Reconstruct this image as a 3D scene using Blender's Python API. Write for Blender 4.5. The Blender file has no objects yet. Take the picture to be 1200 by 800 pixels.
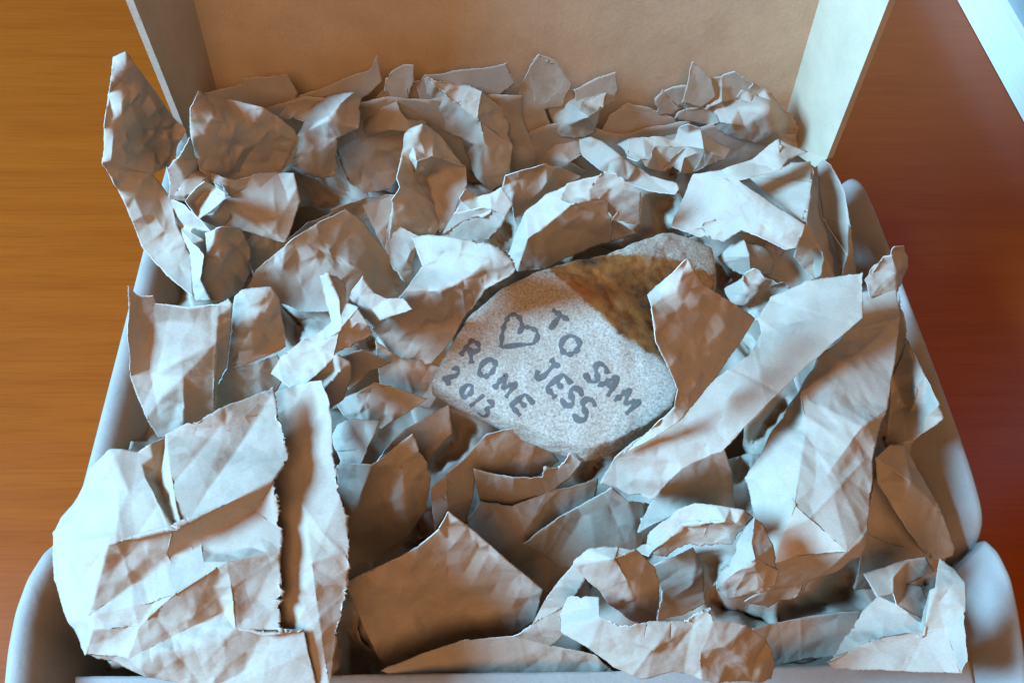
import bpy, math, random
import numpy as np
from mathutils import Vector, Matrix
from mathutils.geometry import tessellate_polygon, delaunay_2d_cdt
from mathutils.bvhtree import BVHTree

sc = bpy.context.scene
col = sc.collection

# ------------------------------------------------------------------ camera
CAM = np.array([-0.0166, -0.0581, 0.3636])
YAW, PITCH, ROLL, FPX = math.radians(3.10), math.radians(56.34), math.radians(2.42), 960.0
fw = np.array([math.sin(YAW) * math.cos(PITCH), math.cos(YAW) * math.cos(PITCH), -math.sin(PITCH)])
_r = np.cross(fw, [0, 0, 1]); _r /= np.linalg.norm(_r); _u = np.cross(_r, fw)
rt = _r * math.cos(ROLL) + _u * math.sin(ROLL)
up = -_r * math.sin(ROLL) + _u * math.cos(ROLL)
cam = bpy.data.cameras.new('camera')
cam.sensor_width = 36.0
cam.lens = FPX / 1200.0 * 36.0
cam.clip_start = 0.01
cam.clip_end = 50
camo = bpy.data.objects.new('camera', cam)
col.objects.link(camo)
camo.matrix_world = Matrix(((rt[0], up[0], -fw[0], CAM[0]), (rt[1], up[1], -fw[1], CAM[1]),
                            (rt[2], up[2], -fw[2], CAM[2]), (0, 0, 0, 1)))
sc.camera = camo

# ------------------------------------------------------------------ light
w = bpy.data.worlds.new('World'); sc.world = w; w.use_nodes = True
bg = w.node_tree.nodes['Background']
bg.inputs['Color'].default_value = (1.0, 0.68, 0.45, 1)
bg.inputs['Strength'].default_value = 0.06


def area(name, loc, target, size, size_y, power, color):
    l = bpy.data.lights.new(name, 'AREA'); l.shape = 'RECTANGLE'
    l.size = size; l.size_y = size_y; l.energy = power; l.color = color
    o = bpy.data.objects.new(name, l); col.objects.link(o)
    o.location = loc
    o.rotation_euler = (Vector(target) - Vector(loc)).to_track_quat('-Z', 'Y').to_euler()
    return o


area('window_light', (-1.31, -0.03, 0.95), (0.0, 0.12, 0.08), 0.50, 0.50, 138.0, (0.215, 0.57, 1.0))
area('warm_fill', (-0.12, -0.85, 1.15), (0.0, 0.15, 0.08), 0.8, 0.8, 13.0, (1.0, 0.61, 0.34))  # added warm fill behind the camera, browns the shaded faces

sc.view_settings.view_transform = 'Standard'
sc.view_settings.look = 'None'
sc.view_settings.gamma = 1.0
sc.view_settings.use_curve_mapping = False
sc.view_settings.exposure = 0.0
sc.render.engine = 'CYCLES'
sc.cycles.max_bounces = 8
sc.cycles.diffuse_bounces = 5

RIM = 0.080            # height of the box rim above the table


# ------------------------------------------------------------------ helpers
def rays(px, py):
    px = np.asarray(px, float); py = np.asarray(py, float)
    return ((px - 600)[..., None] / FPX) * rt + ((400 - py)[..., None] / FPX) * up + fw


def at_z(px, py, z):
    d = rays(px, py)
    t = (np.asarray(z, float) - CAM[2]) / d[..., 2]
    return CAM + d * t[..., None]


def at_y(px, py, y):
    d = rays(px, py)
    t = (np.asarray(y, float) - CAM[1]) / d[..., 1]
    return CAM + d * t[..., None]


def tag(o, label=None, cat=None, group=None, kind=None):
    if label: o['label'] = label
    if cat: o['category'] = cat
    if group: o['group'] = group
    if kind: o['kind'] = kind
    return o


def link(name, verts, faces, mats, parent=None, smooth=True, matidx=None):
    me = bpy.data.meshes.new(name)
    me.from_pydata([tuple(v) for v in verts], [], [tuple(f) for f in faces])
    for m in (mats if isinstance(mats, (list, tuple)) else [mats]):
        me.materials.append(m)
    if smooth:
        me.polygons.foreach_set('use_smooth', [True] * len(me.polygons))
    if matidx is not None:
        me.polygons.foreach_set('material_index', np.asarray(matidx, np.int32))
    me.update()
    o = bpy.data.objects.new(name, me); col.objects.link(o)
    if parent: o.parent = parent
    return o


def empty(name, loc=(0, 0, 0)):
    o = bpy.data.objects.new(name, None); col.objects.link(o)
    o.location = loc; o.empty_display_size = 0.02
    return o


def hash2(i, j, s):
    v = np.sin(i * 127.1 + j * 311.7 + s * 74.7) * 43758.5453
    return (v - np.floor(v)) * 2 - 1


def tri_noise(u, v, s):
    """Piecewise linear noise: flat facets meeting in straight creases."""
    F = 0.366
    a = u + (u + v) * F; b = v + (u + v) * F
    i = np.floor(a); j = np.floor(b); fa = a - i; fb = b - j
    h00 = hash2(i, j, s); h11 = hash2(i + 1, j + 1, s)
    h10 = hash2(i + 1, j, s); h01 = hash2(i, j + 1, s)
    return np.where(fa > fb, (1 - fa) * h00 + (fa - fb) * h10 + fb * h11,
                    (1 - fb) * h00 + (fb - fa) * h01 + fa * h11)


def crumple(u, v, s, lam, ani=1.8):
    rg = np.random.RandomState(int(s * 13) % 9973)
    th = rg.uniform(0, math.pi)
    c, d = math.cos(th), math.sin(th)
    a = (u * c + v * d) / lam; b = (-u * d + v * c) / (lam * ani)
    ph = rg.uniform(0, 6.28, 4)
    a2 = a + 0.13 * np.sin(b * 1.9 + ph[0]) + 0.12 * np.sin(a * 3.1 + b * 2.3 + ph[1])
    b2 = b + 0.13 * np.sin(a * 1.7 + ph[2]) + 0.12 * np.sin(b * 3.7 - a * 1.3 + ph[3])
    return tri_noise(a2, b2, s)


def subdivide(V, T):
    """One midpoint split of every triangle. V (n,k), T (m,3)."""
    E = np.sort(np.concatenate([T[:, [0, 1]], T[:, [1, 2]], T[:, [2, 0]]]), axis=1)
    U, inv = np.unique(E, axis=0, return_inverse=True)
    inv = inv.reshape(-1)
    M = (V[U[:, 0]] + V[U[:, 1]]) / 2
    n = len(V); m = len(T)
    ab = n + inv[:m]; bc = n + inv[m:2 * m]; ca = n + inv[2 * m:]
    a, b, c = T[:, 0], T[:, 1], T[:, 2]
    T2 = np.concatenate([np.stack([a, ab, ca], 1), np.stack([ab, b, bc], 1),
                         np.stack([ca, bc, c], 1), np.stack([ab, bc, ca], 1)])
    return np.concatenate([V, M]), T2


def edges_of(T):
    E = np.sort(np.concatenate([T[:, [0, 1]], T[:, [1, 2]], T[:, [2, 0]]]), axis=1)
    return np.unique(E, axis=0, return_counts=True)


def laplace(x, E, it, k=0.5):
    n = len(x)
    deg = np.bincount(E.ravel(), minlength=n).astype(float)
    deg[deg == 0] = 1
    x = x.copy()
    for _ in range(it):
        s = np.bincount(E[:, 0], weights=x[E[:, 1]], minlength=n) + np.bincount(E[:, 1], weights=x[E[:, 0]], minlength=n)
        x = x * (1 - k) + k * s / deg
    return x


def normals(P, T):
    fn = np.cross(P[T[:, 1]] - P[T[:, 0]], P[T[:, 2]] - P[T[:, 0]])
    N = np.zeros_like(P)
    for k in range(3):
        for c in range(3):
            N[:, c] += np.bincount(T[:, k], weights=fn[:, c], minlength=len(P))
    l = np.linalg.norm(N, axis=1); l[l == 0] = 1
    return N / l[:, None]


# ------------------------------------------------------------------ materials
def mat(name):
    m = bpy.data.materials.new(name); m.use_nodes = True
    nt = m.node_tree
    return m, nt, nt.nodes['Principled BSDF'], nt.nodes['Material Output']


def N(nt, t, **kw):
    n = nt.nodes.new(t)
    for k, v in kw.items():
        if hasattr(n, k) and not k[0].isupper():
            setattr(n, k, v)
        else:
            n.inputs[k.replace('_', ' ')].default_value = v
    return n


def ramp(nt, stops):
    r = nt.nodes.new('ShaderNodeValToRGB')
    e = r.color_ramp.elements
    while len(e) < len(stops): e.new(0.5)
    for k, (p, c) in enumerate(stops):
        e[k].position = p; e[k].color = (*c, 1)
    return r


def paper_material(name, base, rough=0.78, trans=0.10, crinkle=0.17):
    m, nt, b, out = mat(name)
    L = nt.links.new
    tc = N(nt, 'ShaderNodeTexCoord')
    n1 = N(nt, 'ShaderNodeTexNoise', Scale=60.0, Detail=6.0, Roughness=0.6)
    L(tc.outputs['Object'], n1.inputs['Vector'])
    r = ramp(nt, [(0.25, tuple(c * 0.88 for c in base)), (0.75, tuple(min(1, c * 1.08) for c in base))])
    L(n1.outputs['Fac'], r.inputs['Fac'])
    # short fibres
    mp = N(nt, 'ShaderNodeMapping'); mp.inputs['Scale'].default_value = (900, 2600, 1500)
    L(tc.outputs['Object'], mp.inputs['Vector'])
    n2 = N(nt, 'ShaderNodeTexNoise', Scale=1.0, Detail=3.0)
    L(mp.outputs['Vector'], n2.inputs['Vector'])
    r2 = ramp(nt, [(0.3, (0.86, 0.84, 0.82)), (0.6, (1, 1, 1))])
    L(n2.outputs['Fac'], r2.inputs['Fac'])
    mx = N(nt, 'ShaderNodeMix', data_type='RGBA', blend_type='MULTIPLY'); mx.inputs['Factor'].default_value = 0.7
    L(r.outputs['Color'], mx.inputs['A']); L(r2.outputs['Color'], mx.inputs['B'])
    oi = N(nt, 'ShaderNodeObjectInfo')
    mr = N(nt, 'ShaderNodeMapRange'); mr.inputs['To Min'].default_value = 0.9; mr.inputs['To Max'].default_value = 1.08
    L(oi.outputs['Random'], mr.inputs['Value'])
    hs = N(nt, 'ShaderNodeHueSaturation'); L(mr.outputs['Result'], hs.inputs['Value'])
    L(mx.outputs['Result'], hs.inputs['Color'])
    L(hs.outputs['Color'], b.inputs['Base Color'])
    b.inputs['Roughness'].default_value = rough
    b.inputs['Specular IOR Level'].default_value = 0.28
    # relief: fine crinkles and fibre
    wn = N(nt, 'ShaderNodeTexNoise', Scale=55.0, Detail=2.0)
    L(tc.outputs['Object'], wn.inputs['Vector'])
    wm = N(nt, 'ShaderNodeMix', data_type='RGBA', blend_type='LINEAR_LIGHT'); wm.inputs['Factor'].default_value = 0.006
    L(tc.outputs['Object'], wm.inputs['A']); L(wn.outputs['Color'], wm.inputs['B'])
    hts = []
    for scl in (75.0, 190.0):          # small flat facets, each tilted its own way
        v = N(nt, 'ShaderNodeTexVoronoi', feature='F1', Scale=scl)
        L(wm.outputs['Result'], v.inputs['Vector'])
        sb = N(nt, 'ShaderNodeVectorMath', operation='SUBTRACT'); L(wm.outputs['Result'], sb.inputs[0]); L(v.outputs['Position'], sb.inputs[1])
        sc_ = N(nt, 'ShaderNodeVectorMath', operation='SUBTRACT'); L(v.outputs['Color'], sc_.inputs[0]); sc_.inputs[1].default_value = (.5, .5, .5)
        dt = N(nt, 'ShaderNodeVectorMath', operation='DOT_PRODUCT'); L(sb.outputs['Vector'], dt.inputs[0]); L(sc_.outputs['Vector'], dt.inputs[1])
        hts.append(dt)
    hm = N(nt, 'ShaderNodeMath', operation='ADD'); L(hts[0].outputs['Value'], hm.inputs[0]); L(hts[1].outputs['Value'], hm.inputs[1])
    mk = N(nt, 'ShaderNodeTexNoise', Scale=26.0, Detail=2.0); L(tc.outputs['Object'], mk.inputs['Vector'])
    mkr = N(nt, 'ShaderNodeMapRange'); mkr.inputs['From Min'].default_value = 0.40; mkr.inputs['From Max'].default_value = 0.62
    mkr.inputs['To Min'].default_value = 0.12; mkr.inputs['To Max'].default_value = 1.0
    L(mk.outputs['Fac'], mkr.inputs['Value'])
    hx = N(nt, 'ShaderNodeMath', operation='MULTIPLY'); L(hm.outputs['Value'], hx.inputs[0]); L(mkr.outputs['Result'], hx.inputs[1])
    bp1 = N(nt, 'ShaderNodeBump', Strength=crinkle, Distance=1.0)
    L(hx.outputs['Value'], bp1.inputs['Height'])
    n3 = N(nt, 'ShaderNodeTexNoise', Scale=420.0, Detail=4.0)
    L(tc.outputs['Object'], n3.inputs['Vector'])
    bp2 = N(nt, 'ShaderNodeBump', Strength=0.22, Distance=0.0004)
    L(n3.outputs['Fac'], bp2.inputs['Height']); L(bp1.outputs['Normal'], bp2.inputs['Normal'])
    L(bp2.outputs['Normal'], b.inputs['Normal'])
    if trans:
        tr = N(nt, 'ShaderNodeBsdfTranslucent'); L(hs.outputs['Color'], tr.inputs['Color'])
        ms = N(nt, 'ShaderNodeMixShader'); ms.inputs['Fac'].default_value = trans
        L(b.outputs['BSDF'], ms.inputs[1]); L(tr.outputs['BSDF'], ms.inputs[2])
        L(ms.outputs['Shader'], out.inputs['Surface'])
    return m


PAPER = paper_material('kraft_paper', (0.405, 0.305, 0.222), trans=0.025)
PAPER_SMOOTH = paper_material('smooth_kraft_paper', (0.405, 0.305, 0.222), trans=0.025, crinkle=0.03)
PAPER_EDGE = paper_material('brightened_cut_edge', (0.66, 0.58, 0.49), trans=0)  # pale cut fibre, lightened further to paint bright outlines round the sheets
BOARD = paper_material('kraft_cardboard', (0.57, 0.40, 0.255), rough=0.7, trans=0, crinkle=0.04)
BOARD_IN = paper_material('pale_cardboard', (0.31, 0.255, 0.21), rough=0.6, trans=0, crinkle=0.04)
BOARD_EDGE = paper_material('cardboard_cut_edge', (0.50, 0.38, 0.27), trans=0, crinkle=0.04)

# wood
WOOD, nt, b, out = mat('varnished_wood')
L = nt.links.new
tc = N(nt, 'ShaderNodeTexCoord')
mp = N(nt, 'ShaderNodeMapping'); mp.inputs['Scale'].default_value = (3.0, 46, 1)
mp.inputs['Rotation'].default_value = (0, 0, 0.02)
L(tc.outputs['Object'], mp.inputs['Vector'])
n1 = N(nt, 'ShaderNodeTexNoise', Scale=2.0, Detail=8.0, Roughness=0.55, Distortion=0.25)
L(mp.outputs['Vector'], n1.inputs['Vector'])
r1 = ramp(nt, [(0.28, (0.245, 0.043, 0.0037)), (0.5, (0.268, 0.049, 0.0042)), (0.75, (0.292, 0.055, 0.0047))])
L(n1.outputs['Fac'], r1.inputs['Fac'])
mp2 = N(nt, 'ShaderNodeMapping'); mp2.inputs['Scale'].default_value = (22, 700, 1)
L(tc.outputs['Object'], mp2.inputs['Vector'])
n2 = N(nt, 'ShaderNodeTexNoise', Scale=1.0, Detail=4.0, Roughness=0.7)
L(mp2.outputs['Vector'], n2.inputs['Vector'])
r2 = ramp(nt, [(0.34, (0.74, 0.68, 0.64)), (0.54, (1, 1, 1))])
L(n2.outputs['Fac'], r2.inputs['Fac'])
mx = N(nt, 'ShaderNodeMix', data_type='RGBA', blend_type='MULTIPLY'); mx.inputs['Factor'].default_value = 0.6
L(r1.outputs['Color'], mx.inputs['A']); L(r2.outputs['Color'], mx.inputs['B'])
L(mx.outputs['Result'], b.inputs['Base Color'])
n3 = N(nt, 'ShaderNodeTexNoise', Scale=9.0, Detail=3.0)
L(tc.outputs['Object'], n3.inputs['Vector'])
mr = N(nt, 'ShaderNodeMapRange'); mr.inputs['To Min'].default_value = 0.24; mr.inputs['To Max'].default_value = 0.36
L(n3.outputs['Fac'], mr.inputs['Value']); L(mr.outputs['Result'], b.inputs['Roughness'])
b.inputs['Specular IOR Level'].default_value = 0.16
bp = N(nt, 'ShaderNodeBump', Strength=0.08, Distance=0.0004)
L(n2.outputs['Fac'], bp.inputs['Height']); L(bp.outputs['Normal'], b.inputs['Normal'])

WHITE, nt, b, out = mat('white_painted_frame')
nn = N(nt, 'ShaderNodeTexNoise', Scale=14.0, Detail=4.0); rr = ramp(nt, [(0.3, (0.74, 0.75, 0.75)), (0.7, (0.82, 0.83, 0.83))])
nt.links.new(nn.outputs['Fac'], rr.inputs['Fac']); nt.links.new(rr.outputs['Color'], b.inputs['Base Color'])
b.inputs['Roughness'].default_value = 0.4
PANE, nt, b, out = mat('grey_blue_panel')
nn = N(nt, 'ShaderNodeTexNoise', Scale=10.0, Detail=4.0); rr = ramp(nt, [(0.3, (0.22, 0.23, 0.21)), (0.7, (0.28, 0.29, 0.27))])
nt.links.new(nn.outputs['Fac'], rr.inputs['Fac']); nt.links.new(rr.outputs['Color'], b.inputs['Base Color'])
b.inputs['Roughness'].default_value = 0.35

INK, nt, b, out = mat('marker_ink')
nn = N(nt, 'ShaderNodeTexNoise', Scale=900.0, Detail=3.0); rr = ramp(nt, [(0.42, (0.028, 0.025, 0.023)), (0.62, (0.19, 0.15, 0.12))])
nt.links.new(nn.outputs['Fac'], rr.inputs['Fac']); nt.links.new(rr.outputs['Color'], b.inputs['Base Color'])
b.inputs['Roughness'].default_value = 0.8

# stone: attribute "rust" 0..1 mixes pale speckled granite with rusty weathered skin
STONE, nt, b, out = mat('speckled_stone')
L = nt.links.new
tc = N(nt, 'ShaderNodeTexCoord')
ns = N(nt, 'ShaderNodeTexNoise', Scale=1000.0, Detail=5.0, Roughness=0.75)
L(tc.outputs['Object'], ns.inputs['Vector'])
rs = ramp(nt, [(0.30, (0.06, 0.046, 0.034)), (0.40, (0.28, 0.215, 0.155)), (0.52, (0.39, 0.295, 0.215)), (0.70, (0.55, 0.44, 0.34))])
L(ns.outputs['Fac'], rs.inputs['Fac'])
nb = N(nt, 'ShaderNodeTexNoise', Scale=70.0, Detail=5.0, Roughness=0.65)
L(tc.outputs['Object'], nb.inputs['Vector'])
rb = ramp(nt, [(0.34, (0.05, 0.020, 0.007)), (0.46, (0.19, 0.062, 0.011)), (0.60, (0.31, 0.100, 0.016)), (0.74, (0.33, 0.20, 0.10))])
L(nb.outputs['Fac'], rb.inputs['Fac'])
at = N(nt, 'ShaderNodeAttribute'); at.attribute_name = 'rust'
ne = N(nt, 'ShaderNodeTexNoise', Scale=190.0, Detail=5.0, Roughness=0.7)
L(tc.outputs['Object'], ne.inputs['Vector'])
ma = N(nt, 'ShaderNodeMath', operation='MULTIPLY_ADD'); ma.inputs[1].default_value = 0.6; ma.inputs[2].default_value = -0.30
L(ne.outputs['Fac'], ma.inputs[0])
ad = N(nt, 'ShaderNodeMath', operation='ADD'); L(at.outputs['Fac'], ad.inputs[0]); L(ma.outputs['Value'], ad.inputs[1])
st = N(nt, 'ShaderNodeMapRange', interpolation_type='SMOOTHSTEP'); st.inputs['From Min'].default_value = 0.44; st.inputs['From Max'].default_value = 0.58
L(ad.outputs['Value'], st.inputs['Value'])
mx = N(nt, 'ShaderNodeMix', data_type='RGBA'); L(st.outputs['Result'], mx.inputs['Factor'])
L(rs.outputs['Color'], mx.inputs['A']); L(rb.outputs['Color'], mx.inputs['B'])
L(mx.outputs['Result'], b.inputs['Base Color'])
b.inputs['Roughness'].default_value = 0.85
b.inputs['Specular IOR Level'].default_value = 0.3
bp = N(nt, 'ShaderNodeBump', Strength=0.55, Distance=0.0007)
L(ns.outputs['Fac'], bp.inputs['Height']); L(bp.outputs['Normal'], b.inputs['Normal'])

# ------------------------------------------------------------------ sheets
CLS = {'T': (0, 0), 'l': (.16, 0), 'L': (.34, 0), 'r': (-.18, 0), 'R': (-.42, 0), 'f': (0, -.24), 'F': (0, -.52),
       'V': (0, -.62), 'B': (0, .12), 'a': (.20, .08), 'A': (.34, .10), 'p': (.18, -.20), 'q': (-.25, -.28),
       'Q': (-.42, -.38), 'D': (-.30, .05), 'W': (.7, 0)}
HS = 1.55        # how steeply the sheets stand
COUNT = [0]
TRI = [0]


def solve(pts, faces, anchors):
    keys = list(pts); ix = {k: i for i, k in enumerate(keys)}
    rows, rhs = [], []
    for f, c in faces:
        gx, gy = CLS[c]
        for i in range(len(f)):
            a, b_ = f[i], f[(i + 1) % len(f)]
            (x0, y0), (x1, y1) = pts[a], pts[b_]
            s = (0.27 + (800 - (y0 + y1) / 2) / 800 * 0.16) / 0.35
            r = np.zeros(len(keys)); r[ix[b_]] += 1; r[ix[a]] -= 1
            wt = 1.0 / (8 + math.hypot(x1 - x0, y1 - y0)) * 20
            rows.append(r * wt); rhs.append((gx * (x1 - x0) + gy * (y1 - y0)) * s * wt)
    for k, h in anchors.items():
        r = np.zeros(len(keys)); r[ix[k]] = 12
        rows.append(r); rhs.append(12 * h)
    for i in range(len(keys)):
        r = np.zeros(len(keys)); r[i] = 1e-4
        rows.append(r); rhs.append(0)
    h = np.linalg.lstsq(np.array(rows), np.array(rhs), rcond=None)[0]
    return keys, h


def parse(ptstr, facestr):
    pts = {}
    for tok in ptstr.split():
        k, xy = tok.split(':'); x, y = xy.split(',')
        pts[k] = (float(x), float(y))
    faces = [tuple(t.split(':')) for t in facestr.split()]
    return pts, faces


def mesh_faces(pts, faces, hgt, torn, step, rg):
    """Even triangles inside every facet; neighbouring facets share the points of their common edge."""
    V = []; T = []; vid = {}; eid = {}
    def vert(k):
        if k not in vid:
            vid[k] = len(V); V.append([*pts[k], hgt[k], 1.0 if k in torn else 0.0])
        return vid[k]
    def edge(a, b_):
        ka, kb = (a, b_) if a < b_ else (b_, a)
        if (ka, kb) not in eid:
            i, j = vert(ka), vert(kb)
            A, B = np.array(V[i]), np.array(V[j])
            n = max(1, int(round(np.linalg.norm((A - B)[:2]) / step)))
            ids = []
            for q in range(1, n):
                p_ = A + (B - A) * q / n; p_[3] = 1.0 if A[3] + B[3] > 1.5 else 0.0
                ids.append(len(V)); V.append(list(p_))
            eid[(ka, kb)] = ids
        ids = eid[(ka, kb)]
        return ids if a < b_ else ids[::-1]
    for f, _c in faces:
        loop = []
        for i in range(len(f)):
            loop.append(vert(f[i])); loop += edge(f[i], f[(i + 1) % len(f)])
        for i in range(len(f)):
            for j in range(i + 2, len(f)):
                if i == 0 and j == len(f) - 1: continue
                A_, B_, C_, D_ = (np.array(pts[f[q % len(f)]]) for q in (i, i + 1, j, j + 1))
                o_ = lambda a, b, c: (b[0] - a[0]) * (c[1] - a[1]) - (b[1] - a[1]) * (c[0] - a[0])
                if o_(A_, B_, C_) * o_(A_, B_, D_) < 0 and o_(C_, D_, A_) * o_(C_, D_, B_) < 0: raise ValueError('crossed facet ' + f)
        poly = [Vector((pts[k][0], pts[k][1], 0)) for k in f]
        tris = [[(*pts[f[q]], hgt[f[q]]) for q in t_] for t_ in tessellate_polygon([poly])]
        def interp(x, y):
            best, bh = -1e9, None
            for (x0, y0, h0), (x1, y1, h1), (x2, y2, h2) in tris:
                dd = (y1 - y2) * (x0 - x2) + (x2 - x1) * (y0 - y2)
                if abs(dd) < 1e-6: continue
                a_ = ((y1 - y2) * (x - x2) + (x2 - x1) * (y - y2)) / dd
                b2 = ((y2 - y0) * (x - x2) + (x0 - x2) * (y - y2)) / dd
                m_ = min(a_, b2, 1 - a_ - b2)
                if m_ > best: best = m_; bh = a_ * h0 + b2 * h1 + (1 - a_ - b2) * h2
            return best, bh
        lp_ = np.array([V[i][:2] for i in loop])
        gl = list(loop); p2 = [Vector((V[i][0], V[i][1])) for i in loop]
        x0, y0 = lp_.min(0); x1, y1 = lp_.max(0)
        row = 0; y = y0 + step * .4
        while y < y1:
            x = x0 + step * (.5 if row % 2 else .05)
            while x < x1:
                xx = x + rg.uniform(-.2, .2) * step; yy = y + rg.uniform(-.2, .2) * step
                m_, hv = interp(xx, yy)
                if hv is not None and m_ > 0 and np.min(np.hypot(lp_[:, 0] - xx, lp_[:, 1] - yy)) > step * .55:
                    gl.append(len(V)); V.append([xx, yy, hv, 0.0]); p2.append(Vector((xx, yy)))
                x += step
            y += step * .87; row += 1
        n = len(loop)
        ov, oe, of, o1, o2, o3 = delaunay_2d_cdt(p2, [], [list(range(n))], 1, 1e-4)
        mp_ = []
        for q, orig in enumerate(o1):
            if orig: mp_.append(gl[orig[0]])
            else:
                _m, hv = interp(ov[q][0], ov[q][1])
                mp_.append(len(V)); V.append([ov[q][0], ov[q][1], hv or 0.0, 0.0])
        for t_ in of:
            for q in range(1, len(t_) - 1):
                a_, b2, c_ = mp_[t_[0]], mp_[t_[q]], mp_[t_[q + 1]]
                A, B, C = V[a_], V[b2], V[c_]
                cr = (B[0] - A[0]) * -(C[1] - A[1]) + (B[1] - A[1]) * (C[0] - A[0])
                if abs(cr) < 1e-6: continue
                T.append((a_, b2, c_) if cr > 0 else (a_, c_, b2))
    V = np.array(V); T = np.array(T)
    used = np.unique(T.ravel()); rem = -np.ones(len(V), int); rem[used] = np.arange(len(used))
    return V[used], rem[T]


def sheet(name, ptstr, facestr, anchors, mats, thick=0.00024, amp=1.0, soft=0, torn='', edge_px=3.8,
          rough_edge=0.5, lam=20.0, parent=None, maxlev=5, hs=1.0, relax=0, fine=True):
    """A bent sheet: corner points (photo position and height in mm over the rim), facets with a tilt."""
    pts, faces = parse(ptstr, facestr)
    anchors = {k: v * hs for k, v in anchors.items()}
    keys, h = solve(pts, faces, anchors)
    ix = {k: i for i, k in enumerate(keys)}
    COUNT[0] += 1; seed = COUNT[0] * 3.7
    rg = np.random.RandomState(COUNT[0] * 7 + 1)
    V, T = mesh_faces(pts, faces, {k: h[ix[k]] for k in keys}, torn, edge_px * 4, rg)
    for lev in range(2):
        V, T = subdivide(V, T)
    return finish(name, V, T, mats, thick, amp, soft, rough_edge, lam, parent, relax, fine, seed, rg)


SAMPLES = []


def finish(name, V, T, mats, thick, amp, soft, rough_edge, lam, parent, relax, fine, seed, rg, sample=True, fold=None):
    fold = (.25 + .75 * min(1, amp)) if fold is None else fold
    if thick > .001: fold = 0
    E, cnt = edges_of(T)
    bnd = np.unique(E[cnt == 1].ravel())
    x, y, hh = V[:, 0].copy(), V[:, 1].copy(), V[:, 2].copy()
    hh = laplace(hh, E, soft)
    if relax:                     # smooth sheet: hang like a membrane from its outline
        fix = np.zeros(len(V), bool); fix[bnd] = True
        for _ in range(relax):
            h2 = laplace(hh, E, 1, .9); h2[fix] = hh[fix]; hh = h2
    if fine:
        V[:, 2] = hh
        V, T = subdivide(V, T)
        E, cnt = edges_of(T)
        bnd = np.unique(E[cnt == 1].ravel())
        x, y = V[:, 0].copy(), V[:, 1].copy(); hh = laplace(V[:, 2], E, 1, .25)
    if sample: SAMPLES.append(np.stack([x, y, hh], 1))
    # ragged outline
    isb = np.zeros(len(V), bool); isb[bnd] = True
    mean = float(np.mean(np.linalg.norm(V[E[:, 0], :2] - V[E[:, 1], :2], axis=1)))
    amp_e = rough_edge + V[:, 3] * (1.3 + 1.2 * np.abs(np.sin(x * .045 + y * .061 + seed)))
    wob = np.sin(x * .11 + seed) * np.cos(y * .09 + seed * 2)
    jx = rg.normal(0, 1, len(V)) * .38 + wob + .7 * tri_noise(x * .09, y * .09, seed); jy = rg.normal(0, 1, len(V)) * .38 + np.cos(x * .08 - y * .1 + seed) + .7 * tri_noise(x * .09, y * .09, seed + 4)
    x[isb] += (jx * amp_e)[isb]; y[isb] += (jy * amp_e)[isb]
    P = at_z(x, y, RIM + hh / 1000.0)
    Nn = normals(P, T)
    u, v = P[:, 0] * 1000, (P[:, 1] * 0.8 + P[:, 2] * .6) * 1000
    gate = np.clip(.55 + 1.1 * np.sin(u * .055 + seed) * np.sin(v * .062 + seed * 1.7) + .35 * np.sin(u * .11 - v * .09 + seed * .6), 0, 1)
    d = amp * (3.6 * crumple(u, v, seed, lam * 1.25, 1.7) + gate * (1.7 * crumple(u, v, seed + 1.3, lam * .46, 1.5) + .35 * crumple(u, v, seed + 2.9, lam * .2, 1.4)))
    # straight fold lines left from crushing the sheet
    span = max(np.ptp(u), np.ptp(v)); cu, cv = u.mean(), v.mean()
    for q in range(int(4 + span / 7)):
        th = rg.uniform(0, math.pi); of_ = rg.uniform(-.55, .55) * span
        ln = (u - cu) * math.cos(th) + (v - cv) * math.sin(th) - of_ + .5 * np.sin(((v - cv) * math.cos(th) - (u - cu) * math.sin(th)) * .11 + q)
        al = (v - cv) * math.cos(th) - (u - cu) * math.sin(th)
        seg = np.clip(1.4 - np.abs(al - rg.uniform(-.4, .4) * span) / (rg.uniform(.15, .4) * span + 1e-6), 0, 1)
        d = d + fold * rg.choice([-1, 1]) * rg.uniform(.4, 1.05) * seg * np.exp(-np.abs(ln) / rg.uniform(1.3, 3.0))
    P = P + Nn * (d / 1000.0)[:, None]
    over = P[:, 1] > 0.246            # lean against the lid, not through it
    if over.any() and sample is not None:
        P[over] = CAM + (P[over] - CAM) * ((0.246 - 0.12 * (P[over, 1] - 0.246) - CAM[1]) / (P[over, 1] - CAM[1]))[:, None]
    Nn = normals(P, T)
    Q = P - Nn * thick
    n = len(P)
    # rim
    dirE = {}
    E3 = np.concatenate([T[:, [0, 1]], T[:, [1, 2]], T[:, [2, 0]]])
    Es = np.sort(E3, axis=1)
    U, inv, cn = np.unique(Es, axis=0, return_inverse=True, return_counts=True)
    be = E3[cn[inv.reshape(-1)] == 1]
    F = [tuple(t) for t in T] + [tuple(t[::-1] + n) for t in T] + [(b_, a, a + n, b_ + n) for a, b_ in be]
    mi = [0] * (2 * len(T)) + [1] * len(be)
    TRI[0] += 2 * len(T) + 2 * len(be)
    allP = np.concatenate([P, Q])
    base = np.array([allP[:, 0].mean(), allP[:, 1].mean(), allP[:, 2].min()])
    o = link(name, allP if parent else allP - base, F, mats, parent, True, mi)
    if not parent: o.location = base
    return o


def P(label, ptstr, facestr, anchors, **kw):
    kw.setdefault('hs', HS)
    plain = kw.pop('plain', False) or kw.get('relax', 0) > 0
    if plain: kw['amp'] = kw.get('amp', 1.0) * .42
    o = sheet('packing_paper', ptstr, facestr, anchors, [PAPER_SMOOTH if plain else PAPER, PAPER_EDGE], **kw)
    tag(o, label, 'packing paper', 'crumpled packing papers in the box')
    return o


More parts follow.
